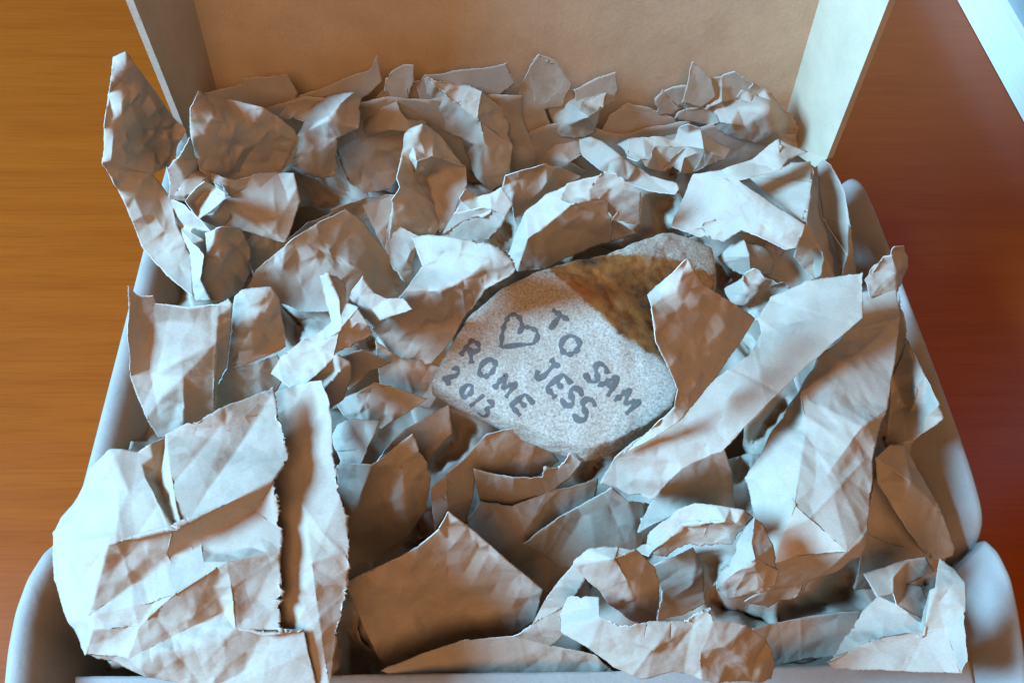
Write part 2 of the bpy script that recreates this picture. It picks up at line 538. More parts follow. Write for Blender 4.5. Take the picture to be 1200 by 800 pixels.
def slab(name, poly3d, thick, mats, parent, bow=0.0):
    """A flat board: polygon of 3D points, given thickness along its normal (away from the camera)."""
    p = np.array(poly3d, float)
    nrm = np.cross(p[1] - p[0], p[2] - p[0]); nrm /= np.linalg.norm(nrm)
    if nrm @ (CAM - p[0]) < 0: p = p[::-1]; nrm = -nrm
    q = p - nrm * thick
    k = len(p)
    V = np.concatenate([p, q])
    F = [tuple(range(k)), tuple(range(2 * k - 1, k - 1, -1))]
    mi = [0, 0]
    for i in range(k):
        j = (i + 1) % k
        F.append((j, i, i + k, j + k)); mi.append(1)
    return link(name, V, F, mats, parent, False, mi)

# ------------------------------------------------------------------ setting
def box_mesh(name, x0, x1, y0, y1, z0, z1, m, parent=None):
    V = [(x, y, z) for z in (z0, z1) for y in (y0, y1) for x in (x0, x1)]
    F = [(0, 2, 3, 1), (4, 5, 7, 6), (0, 1, 5, 4), (2, 6, 7, 3), (0, 4, 6, 2), (1, 3, 7, 5)]
    return link(name, V, F, m, parent, False)


t = box_mesh('table_top', -0.75, 0.75, -0.45, 1.05, -0.03, 0.0, WOOD)
tag(t, 'varnished orange brown wooden table top under the box', kind='structure')

# upright white frame at the far right
A = at_z(1120, -2, 0.0); Bq = at_z(1204, 152, 0.0)
dv = (Bq - A) / np.linalg.norm(Bq - A); nv = np.array([dv[1], -dv[0], 0.0])
if nv[0] < 0: nv = -nv
fr = empty('upright_panel', tuple(A))
tag(fr, 'white framed upright panel standing on the table, top right corner', 'panel')


def board_on_line(name, s0, s1, z0, z1, n0, n1, m):
    V = []
    for z in (z0, z1):
        for nn_ in (n0, n1):
            for s in (s0, s1):
                p = dv * s + nv * nn_; V.append((p[0], p[1], z))
    F = [(0, 2, 3, 1), (4, 5, 7, 6), (0, 1, 5, 4), (2, 6, 7, 3), (0, 4, 6, 2), (1, 3, 7, 5)]
    return link(name, V, F, m, fr, False)


board_on_line('bottom_rail', -0.25, 0.30, 0.0005, 0.030, 0.0, 0.02, WHITE)
board_on_line('panel_sheet', -0.25, 0.30, 0.0302, 0.25, 0.006, 0.014, PANE)
board_on_line('side_rail', 0.3002, 0.33, 0.0005, 0.25, 0.0, 0.02, WHITE)

# ------------------------------------------------------------------ the box
bx = empty('cardboard_box', (0.0, 0.125, 0.0))
tag(bx, 'open brown cardboard mailing box with raised lid, full of crumpled paper', 'box')
MB = [BOARD, BOARD_EDGE]


def to_box(o):
    # geometry was given in world space; keep it there under the box empty
    o.parent = bx; o.matrix_parent_inverse = Matrix.Translation((0.0, -0.125, 0.0))
    return o


def board_sheet(name, *a, mats=None, **k):
    o = sheet(name, *a, mats or [BOARD_IN, BOARD_EDGE], **k)
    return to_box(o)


def board(name, poly, thick=0.003, mats=None):
    return to_box(slab(name, poly, thick, mats or MB, None))


yb = 0.262
board('bottom_panel', [(-.165, 0.002, .004), (.165, 0.002, .004), (.165, .255, .004), (-.165, .255, .004)])
board('back_wall', [(-.162, .256, .0045), (.162, .256, .0045), (.162, .256, RIM - .012), (-.162, .256, RIM - .012)])
def low_wall(name, a, b_, top, thick=.004):
    # upright board between two rim points, from the table up
    p0 = at_z(*a, RIM); p1 = at_z(*b_, RIM)
    q = [np.array([p0[0], p0[1], .001]), np.array([p1[0], p1[1], .001]), np.array([p1[0], p1[1], top]), np.array([p0[0], p0[1], top])]
    return to_box(slab(name, q, thick, MB, None))


low_wall('outer_front_wall', (52, 806), (1192, 794), RIM - .016)
# lid panel (inside face seen) and its two side walls
LT = np.array([0, 0, .10])
lp = [at_y(250, 150, yb) - np.array([0, 0, .03]), at_y(928, 165, yb) - np.array([0, 0, .03]), at_y(970, -14, yb - .008), at_y(1005, -190, yb - .016) + LT, at_y(190, -190, yb - .016) + LT, at_y(222, -10, yb - .008)]
board_l = board('lid_panel', lp)
ll = [at_y(268, 150, yb - .0005), at_y(205, -190, yb - .0165) + LT, at_y(96, -190, yb - .056), at_y(156, 0, yb - .050), at_y(213, 143, yb - .043), at_y(222, 168, yb - .038)]
flap_l = board('lid_side_wall', ll)
lr = [at_y(910, 165, yb - .0005), at_y(987, -190, yb - .0165) + LT, at_y(1125, -190, yb - .056), at_y(1042, 0, yb - .050), at_y(969, 186, yb - .043), at_y(955, 196, yb - .038)]
flap_r = board('lid_side_wall', lr)
for o_ in (flap_l, flap_r):          # the side walls belong to the lid
    o_.parent = board_l; o_.matrix_parent_inverse = Matrix.Identity(4)

def rolled_wall(name, stations, profile, n=64):
    """Folded-over wall: a smooth profile swept along its rim. stations: px, py, h(mm), inward px, py, scale."""
    st_ = np.array(stations, float)
    k = np.linspace(0, len(st_) - 1, n)
    cur = np.stack([np.interp(k, np.arange(len(st_)), st_[:, c]) for c in range(st_.shape[1])], 1)
    for _ in range(4): cur[1:-1] = cur[1:-1] * .5 + (cur[:-2] + cur[2:]) * .25
    O = at_z(cur[:, 0], cur[:, 1], RIM + cur[:, 2] / 1000)
    I = at_z(cur[:, 3], cur[:, 4], RIM + cur[:, 2] / 1000)
    d = I - O; d[:, 2] = 0; d /= np.linalg.norm(d, axis=1)[:, None]
    m = len(profile); V = []; F = []; mi = []
    for i in range(n):
        for (a_, z_) in profile:
            q = O[i] + d[i] * a_ / 1000 * cur[i, 5]; z = q[2] + z_ / 1000 * cur[i, 5]
            V.append((q[0], q[1], max(.0012, z)))
    for i in range(n - 1):
        for j in range(m):
            a_, b_ = i * m + j, i * m + (j + 1) % m
            F.append((a_, b_, b_ + m, a_ + m))
    F.append(tuple(range(m))[::-1]); F.append(tuple((n - 1) * m + q for q in range(m)))
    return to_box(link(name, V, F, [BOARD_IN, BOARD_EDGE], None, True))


LEFT = [(0.6, -90), (0, -40), (-.3, -8), (0, -3), (1.2, -.9), (3.2, 0), (6, -.3), (9, -2), (12, -6), (15, -12), (18, -24), (20, -45), (21, -90), (17, -90), (16, -45), (11, -14), (6, -5), (3.5, -4.5), (3.2, -12), (3.4, -90)]
RIGHT = [(0.6, -90), (0, -40), (-.2, -5), (.2, -1.2), (1.4, 0), (3, -.8), (6, -4), (10, -10), (15, -19), (20, -31), (24, -45), (26, -90), (23, -90), (21, -44), (14, -23), (6, -8.5), (3.2, -5), (3, -12), (3.4, -90)]
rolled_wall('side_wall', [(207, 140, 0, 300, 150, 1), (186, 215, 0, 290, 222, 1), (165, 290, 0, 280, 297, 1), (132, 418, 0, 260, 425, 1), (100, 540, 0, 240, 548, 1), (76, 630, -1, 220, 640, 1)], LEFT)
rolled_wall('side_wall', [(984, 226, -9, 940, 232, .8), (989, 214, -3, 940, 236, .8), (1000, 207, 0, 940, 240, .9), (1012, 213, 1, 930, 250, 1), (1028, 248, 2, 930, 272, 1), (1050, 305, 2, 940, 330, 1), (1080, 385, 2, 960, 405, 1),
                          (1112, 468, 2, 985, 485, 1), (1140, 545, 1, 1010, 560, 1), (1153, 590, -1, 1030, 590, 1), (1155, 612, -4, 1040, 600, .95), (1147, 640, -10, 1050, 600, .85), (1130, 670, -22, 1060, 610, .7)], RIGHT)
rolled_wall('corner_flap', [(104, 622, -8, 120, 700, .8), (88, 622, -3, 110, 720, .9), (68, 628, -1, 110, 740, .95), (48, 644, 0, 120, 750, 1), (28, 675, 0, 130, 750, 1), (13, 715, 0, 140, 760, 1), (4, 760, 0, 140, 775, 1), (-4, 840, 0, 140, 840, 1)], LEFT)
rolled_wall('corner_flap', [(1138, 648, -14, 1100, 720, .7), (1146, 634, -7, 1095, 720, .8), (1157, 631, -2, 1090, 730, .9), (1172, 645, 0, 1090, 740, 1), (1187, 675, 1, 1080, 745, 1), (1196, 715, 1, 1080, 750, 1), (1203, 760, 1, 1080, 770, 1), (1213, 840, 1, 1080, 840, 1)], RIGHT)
board_sheet('front_wall', 'a:88,792 b:400,790 c:720,786 d:1000,778 e:1136,772 f:1150,840 g:90,840 h:500,842 i:860,842',
            'abhg:T bcih:T cdi:T defi:T',
            {'a': -12, 'b': -12, 'c': -12, 'e': -12, 'g': -12, 'f': -12}, thick=.004, fine=False, amp=.04, soft=4, rough_edge=.2)

# ------------------------------------------------------------------ the stone
STONE_PTS = []


def make_stone():
    pl = lambda x, y: 9 + .02 * (x - 650) - .07 * (y - 420)      # the written face is nearly flat
    face = {'a': (506, 447, .30), 'b': (522, 412, .30), 'c': (548, 372, .32), 'd': (590, 333, .05), 'e': (622, 318, .0),
            'f': (655, 322, .5), 'g': (690, 356, .55), 'h': (725, 390, .55), 'i': (776, 424, .55), 'j': (797, 452, .0),
            'k': (790, 474, .0), 'l': (762, 496, .0), 'm': (722, 515, .0), 'n': (690, 526, .0), 'o': (650, 515, .08),
            'p': (600, 493, .22), 'q': (550, 470, .30), 'r': (640, 420, 0), 's': (715, 455, 0), 't': (580, 425, .1)}
    top = {k: (v[0], v[1], pl(v[0], v[1]), v[2]) for k, v in face.items()}
    top.update({'u': (690, 301, 14, .45), 'v': (735, 286, 12, .4), 'w': (788, 270, 9, .1), 'x': (836, 288, 5, .0), 'y': (842, 330, 2, .1), 'z': (822, 365, 1, .3),
                'A': (720, 330, 12.5, 1.0), 'B': (775, 330, 8.5, .95), 'C': (800, 395, 5, .95), 'D': (760, 380, 9.5, 1.0), 'E': (764, 302, 10.5, .45), 'F': (680, 322, 14, .95)})
    K = list(top); ix = {k: i for i, k in enumerate(K)}
    V3 = np.array([np.append(at_z(top[k][0], top[k][1], RIM + top[k][2] * HS / 1000), top[k][3]) for k in K])
    faces = 'abt bct cdrt cdr der efr fgr ghr hsr hisr ijs jks kls lms mns nors rto opt pqt qat not rst ' \
            'efF euF uvAF FAg fFg gAD gDh hDi vwE vEBA EwxB xyB yzB zCB BCD ABD iDC'
    fl = ['abt', 'bct', 'cdt', 'dtr', 'der', 'efr', 'fgr', 'ghr', 'hsr', 'his', 'ijs', 'jks', 'kls', 'lms', 'mns', 'nos', 'osr', 'ort', 'opt', 'pqt', 'qat',
          'efF', 'euF', 'uvA', 'uAF', 'fFg', 'FAg', 'gAD', 'gDh', 'hDi', 'vwE', 'vEA', 'EBA', 'EwB', 'wxB', 'xyB', 'yzB', 'zCB', 'BCD', 'ABD', 'iDC', 'iCj']
    T = []
    for f in fl:
        a, b_, c = (ix[k] for k in f)
        nn_ = np.cross(V3[b_, :3] - V3[a, :3], V3[c, :3] - V3[a, :3])
        T.append((a, b_, c) if nn_ @ (CAM - V3[a, :3]) > 0 else (a, c, b_))
    T = np.array(T)
    E3 = np.concatenate([T[:, [0, 1]], T[:, [1, 2]], T[:, [2, 0]]])
    U, inv, cn = np.unique(np.sort(E3, 1), axis=0, return_inverse=True, return_counts=True)
    be = E3[cn[inv.reshape(-1)] == 1]
    bv = np.unique(be.ravel())
    cen = V3[:, :3].mean(0)
    n = len(V3); low = {}; mid = {}
    extra = []
    for i in bv:
        p = V3[i].copy(); q = p.copy()
        q[:2] = cen[:2] + (p[:2] - cen[:2]) * 1.02; q[2] -= .010; q[3] = max(q[3], .3)
        mid[i] = n + len(extra); extra.append(q)
    for i in bv:
        p = V3[i].copy()
        p[:2] = cen[:2] + (p[:2] - cen[:2]) * .78; p[2] = min(p[2] - .026, RIM - .022); p[3] = .5
        low[i] = n + len(extra); extra.append(p)
    c0 = n + len(extra); extra.append(np.array([cen[0], cen[1], RIM - .032, .5]))
    V = np.concatenate([V3, np.array(extra)])
    T = [tuple(t) for t in T]
    for a, b_ in be:
        T += [(b_, a, mid[a]), (b_, mid[a], mid[b_]), (mid[b_], mid[a], low[a]), (mid[b_], low[a], low[b_]), (low[b_], low[a], c0)]
    T = np.array(T)
    for _ in range(2): V, T = subdivide(V, T)
    E, _c = edges_of(T)
    for k in range(4): V[:, k] = laplace(V[:, k], E, 1, .35)
    for _ in range(2): V, T = subdivide(V, T)
    E, _c = edges_of(T)
    for k in range(4): V[:, k] = laplace(V[:, k], E, 2, .4)
    Pn = V[:, :3]; Nn = normals(Pn, T)
    u = Pn[:, 0] * 1000; v = Pn[:, 1] * 1000; z = Pn[:, 2] * 1000
    d = .55 * crumple(u, v + z, 91.0, 13, 1.2) + .28 * crumple(u, v - z, 93.0, 5, 1.2) + .14 * crumple(u, v + z, 97.0, 2.0, 1.1)
    d *= (0.9 + 1.2 * np.clip(V[:, 3], 0, 1))
    Pn = Pn + Nn * (d / 1000)[:, None]
    STONE_PTS.extend(Pn[Pn[:, 2] < np.median(Pn[:, 2])].tolist())
    base = np.array([Pn[:, 0].mean(), Pn[:, 1].mean(), Pn[:, 2].min()])
    me_o = link('stone', Pn - base, [tuple(t) for t in T], STONE)
    me_o.location = base
    dd_ = Pn - CAM; zz_ = dd_ @ fw
    X_ = 600 + FPX * (dd_ @ rt) / zz_; Y_ = 400 - FPX * (dd_ @ up) / zz_
    pg = np.array([(640, 314), (692, 298), (740, 297), (792, 303), (838, 322), (836, 385), (800, 440), (776, 424), (725, 390), (690, 356), (660, 330)], float)
    ins = np.zeros(len(X_), bool); dm = np.full(len(X_), 1e9)
    for q in range(len(pg)):
        (ax, ay), (bx_, by_) = pg[q], pg[(q + 1) % len(pg)]
        cr_ = ((ay > Y_) != (by_ > Y_)) & (X_ < (bx_ - ax) * (Y_ - ay) / (by_ - ay + 1e-9) + ax)
        ins ^= cr_
        tq = np.clip(((X_ - ax) * (bx_ - ax) + (Y_ - ay) * (by_ - ay)) / ((bx_ - ax) ** 2 + (by_ - ay) ** 2), 0, 1)
        dm = np.minimum(dm, np.hypot(X_ - ax - tq * (bx_ - ax), Y_ - ay - tq * (by_ - ay)))
    V[:, 3] = np.clip(.5 + np.where(ins, dm, -dm) / 34, 0, 1)
    at_ = me_o.data.attributes.new('rust', 'FLOAT', 'POINT')
    at_.data.foreach_set('value', V[:, 3].astype(np.float32))
    tag(me_o, 'flat pale speckled stone with rusty upper face and handwritten message', 'stone')
    bv_ = BVHTree.FromPolygons([tuple(p) for p in Pn], [tuple(t) for t in T])
    return me_o, bv_, base


stone, sbvh, sbase = make_stone()

GL = {  # stroke letters in a unit box, y up
    'T': [[(0, 1), (1, 1)], [(.5, 1), (.45, 0)]],
    'O': [[(.5, 1), (.15, .85), (0, .5), (.15, .12), (.5, 0), (.85, .12), (1, .5), (.85, .88), (.5, 1)]],
    'S': [[(.95, .85), (.6, 1), (.2, .92), (.1, .7), (.4, .52), (.8, .4), (.9, .18), (.55, 0), (.05, .1)]],
    'A': [[(0, 0), (.45, 1), (.55, 1), (1, 0)], [(.2, .4), (.82, .4)]],
    'M': [[(0, 0), (.05, 1), (.5, .35), (.95, 1), (1, 0)]],
    'J': [[(.1, 1), (1, 1)], [(.6, 1), (.62, .3), (.45, .03), (.15, .05), (0, .3)]],
    'E': [[(1, 1), (.05, 1), (0, .5), (0, 0), (1, .02)], [(0, .52), (.8, .55)]],
    'R': [[(0, 0), (.05, 1), (.6, 1), (.85, .78), (.6, .52), (.05, .48), (.45, .45), (.95, 0)]],
    'H': [[(0, 0), (0, 1)], [(1, 0), (1, 1)], [(0, .5), (1, .5)]],
    '2': [[(.05, .75), (.3, 1), (.75, .92), (.8, .65), (.4, .3), (0, 0), (.95, .03)]],
    '0': [[(.5, 1), (.12, .8), (.05, .4), (.4, 0), (.8, .15), (.95, .6), (.5, 1)]],
    '1': [[(.5, 1), (.5, 0)]],
    '3': [[(.05, .95), (.7, 1), (.85, .78), (.4, .55), (.85, .4), (.85, .12), (.45, 0), (0, .08)]]}


def ink(strokes, width):
    V, F = [], []
    rgi = np.random.RandomState(5)
    for s in strokes:
        s = np.array(s, float)
        seg = np.linalg.norm(np.diff(s, axis=0), axis=1); tt = np.concatenate([[0], np.cumsum(seg)])
        m = max(4, int(tt[-1] / 1.2))
        # smooth resample
        k = np.linspace(0, tt[-1], m)
        pts = np.stack([np.interp(k, tt, s[:, 0]), np.interp(k, tt, s[:, 1])], 1)
        for _ in range(3): pts[1:-1] = pts[1:-1] * .5 + (pts[:-2] + pts[2:]) * .25
        row = []
        for q in pts:
            hit = sbvh.ray_cast(Vector(CAM), Vector(rays(q[0], q[1])).normalized())
            if hit[0] is not None: row.append((np.array(hit[0]), np.array(hit[1])))
        prev = None
        for i, (p, nn_) in enumerate(row):
            a = row[max(0, i - 1)][0]; c = row[min(len(row) - 1, i + 1)][0]
            tdir = c - a; tdir /= max(1e-9, np.linalg.norm(tdir))
            sd = np.cross(nn_, tdir); sd /= max(1e-9, np.linalg.norm(sd))
            wd = width * (0.8 + .3 * math.sin(i * .55 + p[0] * 900) + .25 * rgi.rand()) * (0.6 if i in (0, len(row) - 1) else 1)
            for off in (-1, 0, 1):
                q = p + sd * wd * .5 * off
                hq = sbvh.find_nearest(Vector(q))
                q = np.array(hq[0]) + np.array(hq[1]) * (.00012 if off else .00016)
                V.append(q - sbase)
            b0 = len(V) - 3
            if prev is not None:
                F += [(prev, prev + 1, b0 + 1, b0), (prev + 1, prev + 2, b0 + 2, b0 + 1)]
            prev = b0
    return V, F


ang = math.radians(42)
dx_ = np.array([math.cos(ang), math.sin(ang)]); uy_ = np.array([math.sin(ang), -math.cos(ang)])


def word(letters, wpx, hpx):
    st_ = []
    for ch, cx, cy in letters:
        wb = np.random.RandomState(int(cx * 7 + cy)); ja = ang + wb.uniform(-.16, .16); js = wb.uniform(.88, 1.12, 2)
        dx_ = np.array([math.cos(ja), math.sin(ja)]) * js[0]; uy_ = np.array([math.sin(ja), -math.cos(ja)]) * js[1]
        for s in GL[ch]:
            st_.append([np.array([cx, cy]) + dx_ * (x - .5) * wpx + uy_ * (y - .5) * hpx for x, y in s])
    return st_


heart = [[(587, 407), (588, 394), (591, 380), (597, 369), (604, 368), (610, 374), (612, 383), (607, 391), (613, 384), (621, 383), (629, 388), (630, 395), (625, 403), (610, 404), (587, 407)]]
for nm, st_, wd in (('heart_mark', heart, .0018),
                    ('handwritten_word', word([('T', 651, 378), ('O', 668, 404)], 21, 24), .0021),
                    ('handwritten_word', word([('S', 699, 437), ('A', 715, 450), ('M', 735, 470)], 19, 26), .0021),
                    ('handwritten_word', word([('J', 640, 435), ('E', 655, 452), ('S', 670, 465), ('S', 685, 480)], 17, 26), .0021),
                    ('handwritten_word', word([('R', 553, 412), ('O', 571, 431), ('M', 592, 452), ('E', 612, 474)], 17, 22), .0020),
                    ('handwritten_number', word([('2', 530, 440), ('0', 547, 458), ('1', 559, 469), ('3', 570, 479)], 13, 20), .0019)):
    V_, F_ = ink(st_, wd)
    o = link(nm, V_, F_, INK, stone)

# ------------------------------------------------------------------ papers
NBOX = len(SAMPLES)


def SAMPLES_PAPER():
    d_ = np.array(STONE_PTS) - CAM
    z_ = d_ @ fw
    return SAMPLES[NBOX:] + [np.stack([600 + FPX * (d_ @ rt) / z_, 400 - FPX * (d_ @ up) / z_, (np.array(STONE_PTS)[:, 2] - RIM) * 1000], 1)]


# ---- back row against the lid
P('low brown paper edge against the lid, behind the pointed left sheet', 'a:240,110 b:283,99 c:286,93 d:336,87 e:348,110 f:338,150 g:290,150 h:245,145',
  'abgh:F bcdef:F bfg:F', {'d': 12, 'h': -8}, plain=True, amp=.6)
P('brown paper with a raised right corner against the lid, left of centre', 'a:352,112 b:400,95 c:432,81 d:442,65 e:448,95 f:430,112 g:400,135 h:355,135',
  'abgh:F bcdefg:F', {'d': 16, 'h': -6}, plain=True, amp=.6)
P('small brown paper tip against the lid between two wider ones', 'a:450,100 b:456,84 c:470,75 d:484,76 e:486,95 f:480,120 g:455,120',
  'abcfg:F cdef:q', {'c': 12, 'g': -6}, amp=.5)
P('long low brown paper strip against the middle of the lid', 'a:488,104 b:497,88 c:545,82 d:593,74 e:603,98 f:585,112 g:545,125 h:495,125',
  'abch:F cdefgh:F', {'d': 14, 'h': -4}, plain=True, amp=.6)
P('rounded brown upright paper against the lid left of the white crinkled square', 'a:590,170 b:603,132 c:612,98 d:622,78 e:632,66 f:652,75 g:668,98 h:660,128 i:638,128 j:648,165 k:620,180 l:616,118',
  'abclk:R clifed:F fghi:q lijk:q', {'e': 26, 'l': 12, 'a': -10, 'j': -8, 'h': 8}, soft=16, amp=.6)
P('small brown corner against the lid right of the white crinkled square', 'a:672,104 b:700,92 c:722,84 d:724,105 e:719,117 f:700,130 g:675,130',
  'abfg:F bcdef:F', {'c': 16, 'g': -4}, amp=.5)
P('brown arched paper in shadow below the lid, right of centre', 'a:703,164 b:714,138 c:735,124 d:762,128 e:792,140 f:800,165 g:760,175 h:730,172 i:742,148',
  'abci:q cdei:f aih:F iefgh:l', {'c': 14, 'e': 8, 'a': -4, 'g': 2}, amp=.6)
# ---- white crinkled square
P('white crinkled square paper near the middle of the lid', 'a:638,120 b:652,103 c:680,102 d:711,105 e:707,126 f:699,157 g:685,164 h:649,158 i:645,140 j:668,122 k:690,138 l:665,145',
  'abj:L bcdj:a djke:l ekf:R fkl:F fghl:F hil:f iajl:L jkl:L', {'d': 26, 'a': 10, 'j': 20, 'k': 26, 'f': 10, 'h': 6, 'l': 14}, amp=.7)
P('brown creased paper below the white crinkled square', 'a:615,202 b:636,176 c:650,164 d:684,160 e:684,182 f:668,190 g:690,200 h:650,210 i:652,185',
  'abci:F cdefi:F ifgh:Q aih:F', {'c': 4, 'd': 4, 'a': -12, 'h': -12, 'f': 0}, amp=.8)
P('pale grey curved strip of paper lying diagonally right of centre', 'a:678,164 b:692,160 c:706,165 d:732,185 e:762,205 f:792,214 g:796,221 h:790,227 i:758,223 j:724,212 k:698,196 l:682,182',
  'abcl:l cdkl:T dejk:T efi:T fghi:T eij:T', {'b': 14, 'd': 15, 'g': 9, 'l': 3, 'i': 5, 'j': 4}, soft=12, plain=True, amp=.35, torn='')
# ---- white lumps
P('white rumpled paper lump between the grey strip and the big white sheet', 'a:720,168 b:736,162 c:770,160 d:790,163 e:795,150 f:806,146 g:822,152 h:842,166 i:858,174 j:850,186 k:826,196 l:812,203 m:798,201 n:788,194 o:775,201 p:758,197 q:748,186 r:734,180 s:768,172 t:805,172 u:825,176 v:764,186',
  'abr:L bcsvqr:l cdts:R defg:A dgut:L ghu:R hiju:r jklu:F klmtu:F mnt:L sto:q nto:F vsop:L vpq:R', {'c': 16, 'f': 24, 'g': 22, 'i': 14, 'a': 8, 'l': 6, 't': 16, 'u': 20, 'o': 6, 's': 14, 'v': 14}, amp=.6, lam=14)
# ---- back right crumple
P('brown upright paper corner against the lid above the back right crumple', 'a:800,118 b:806,100 c:812,71 d:834,91 e:838,112 f:822,125', 'abcf:q cdef:F', {'c': 32, 'a': 6, 'e': 12}, amp=.5)
P('brown and white crumpled paper in the back right corner beside the lid', 'a:770,136 b:766,124 c:775,108 d:792,101 e:806,99 f:816,109 g:801,122 h:796,131 i:786,134 j:830,126 k:828,104 l:833,92 m:846,90 n:861,84 o:863,116 p:846,120 q:790,143 r:802,130 s:850,126 t:856,146 u:850,160 v:828,151 w:882,95 x:906,110 y:928,132 z:942,156 A:964,171 B:963,188 C:942,182 D:918,166 E:880,166 F:895,130 G:905,150 H:862,156',
  'abchi:F cdefgh:R gfkj:L klmpj:L mnop:r opjs:F jgrs:T rstuvq:l onwx:q opsF:F oFxw:q stHF:l FGEH:f xyGF:q yzDG:Q GDE:F zABCD:F tuH:F uEH:F',
  {'d': 18, 'b': 8, 'n': 30, 'l': 26, 'k': 20, 'o': 18, 'w': 26, 'x': 20, 'y': 14, 'A': 2, 'B': 0, 'D': 6, 'E': 8, 'q': 6, 's': 18, 'u': 8, 't': 18, 'F': 22, 'v': 8, 'r': 14}, amp=.7, lam=14)
P('dark brown paper fold under the back right crumple', 'a:852,158 b:900,158 c:930,172 d:915,190 e:880,200 f:840,200 g:830,185', 'abef:F bcde:F afg:F', {'a': 0, 'b': 2, 'f': -12, 'd': -6}, amp=.9)

# ---- big white sheet right back
P('large smooth white sheet behind the stone, right', 'a:787,264 b:795,240 c:812,206 d:850,198 e:880,186 f:904,166 g:914,161 h:946,179 i:925,185 j:916,196 k:866,211 l:944,263 m:934,291 n:920,294 o:892,279 p:868,269 q:848,283 r:818,276',
  'abck:l acdk:T defgj:a dejk:a ghij:T akpqr:T klop:T lmno:T', {'a': 6, 'c': 12, 'g': 26, 'h': 22, 'k': 22, 'l': 24, 'q': 8, 'm': 18, 'p': 16, 'n': 16}, soft=16, amp=.45, lam=26)
P('white triangular paper fold at the right of the large white sheet', 'a:876,206 b:920,193 c:927,187 d:950,187 e:955,205 f:960,240 g:980,326 h:955,330 i:930,300 j:942,262 k:952,212',
  'abcdkj:a ajk:a dek:R efk:R kfgj:R gjih:R', {'a': 10, 'j': 20, 'd': 17, 'k': 21, 'g': 2, 'h': 2, 'i': 8, 'f': 12}, amp=.6)
P('shaded brown paper hollow below the large white sheet', 'a:866,272 b:895,280 c:922,292 d:958,296 e:957,326 f:935,338 g:905,325 h:890,300', 'abhg:R bcgh:R cdef:L cfg:f', {'a': 10, 'd': 14, 'g': -4, 'f': -4, 'e': 6, 'c': 2}, amp=.6)
P('small rounded white paper lump right behind the stone', 'a:840,301 b:858,286 c:872,280 d:896,289 e:909,306 f:905,322 g:880,328 h:858,318 i:878,300', 'abci:l cdei:T efgi:q ghai:p', {'i': 14, 'a': 0, 'e': 6, 'g': 2}, amp=.7, lam=12)
P('small white finely crinkled paper behind the diagonal strip', 'a:850,338 b:868,325 c:885,318 d:905,330 e:925,342 f:908,374 g:886,374 h:864,352 i:890,345 j:876,340', 'abj:L bcij:R cdei:l efi:q fghi:p haji:L', {'c': 16, 'i': 8, 'a': 2, 'e': 10, 'g': 4, 'j': 12}, amp=1.1, lam=9)
P('narrow white upright strip at the right box corner', 'a:957,194 b:965,187 c:973,194 d:990,226 e:996,262 f:993,300 g:988,316 h:975,285 i:965,255 j:958,220 k:1004,322 l:999,288 m:985,326',
  'abcdj:L deij:l efhi:r fghi:r elkm:Q efgm:Q', {'b': 14, 'd': 16, 'j': 6, 'e': 16, 'f': 12, 'i': 6, 'k': 2, 'm': 0, 'h': 4}, plain=True, amp=.3)
P('dark brown paper between the white triangle and the narrow strip', 'a:950,205 b:962,205 c:972,250 d:990,300 e:1000,330 f:970,335 g:955,260', 'abcg:R cdefg:R', {'a': 2, 'g': 4, 'd': -10, 'f': -2}, amp=.8)

# ---- pointed left sheets
P('tall pointed brown sheet standing at the left box corner', 'a:147,61 b:133,67 c:127,110 d:122,150 e:119,190 f:125,198 g:143,232 h:166,289 i:195,322 j:226,348 k:224,300 l:206,262 m:200,232 n:196,195 o:208,172 p:219,152 q:207,142 r:193,124 s:172,94 t:134,150 u:130,190 v:184,150 w:180,205',
  'abcts:V cdt:L deut:L efwu:p tuwv:V stvr:V rqpv:L pvwo:Q ownm:q wfgm:F gmlh:r hlki:r kij:r',
  {'a': 84, 'b': 82, 'e': 38, 'd': 54, 't': 56, 'u': 42, 'p': 30, 'o': 22, 'v': 40, 'w': 25, 'f': 34, 'g': 24, 'm': 16, 'h': 7, 'l': 11, 'k': 6, 'j': 0, 'i': 3, 'q': 36, 'r': 46, 's': 62}, soft=45, hs=1.1, plain=True, amp=.4, lam=30)
P('pointed brown sheet with pale top edge near the left lid wall', 'a:232,107 b:240,110 c:262,115 d:310,126 e:346,151 f:351,161 g:341,190 h:326,206 i:262,214 j:233,200 k:224,160 l:222,126 m:262,143 n:300,146 o:345,165',
  'abml:p bcnm:L cdn:A deon:T efo:L lmjk:F mnij:F nohi:F ofgh:F', {'a': 58, 'l': 54, 'd': 46, 'e': 32, 'f': 28, 'k': 43, 'j': 27, 'i': 15, 'h': 8, 'g': 14, 'm': 46, 'n': 38}, soft=14, hs=1.15, plain=True, amp=.5)
P('brown folded paper bunch with a small loop, left', 'a:197,196 b:205,186 c:222,160 d:233,198 e:262,208 f:326,203 g:344,202 h:352,236 i:343,262 j:334,286 k:292,271 l:262,263 m:266,231 n:262,225 o:240,212 p:228,221 q:217,236 r:200,233 s:232,257 t:248,246 u:282,240',
  'abcdoqr:F depo:F demn:F efum:F fghu:F huji:F ujkl:F umtl:F qpt:L tsl:F', {'c': 36, 'd': 18, 'f': 15, 'h': 12, 'j': 8, 'r': 14, 'l': 6, 'o': 20, 'n': 18, 's': 8, 'q': 14, 'm': 15, 'u': 14}, amp=.7)
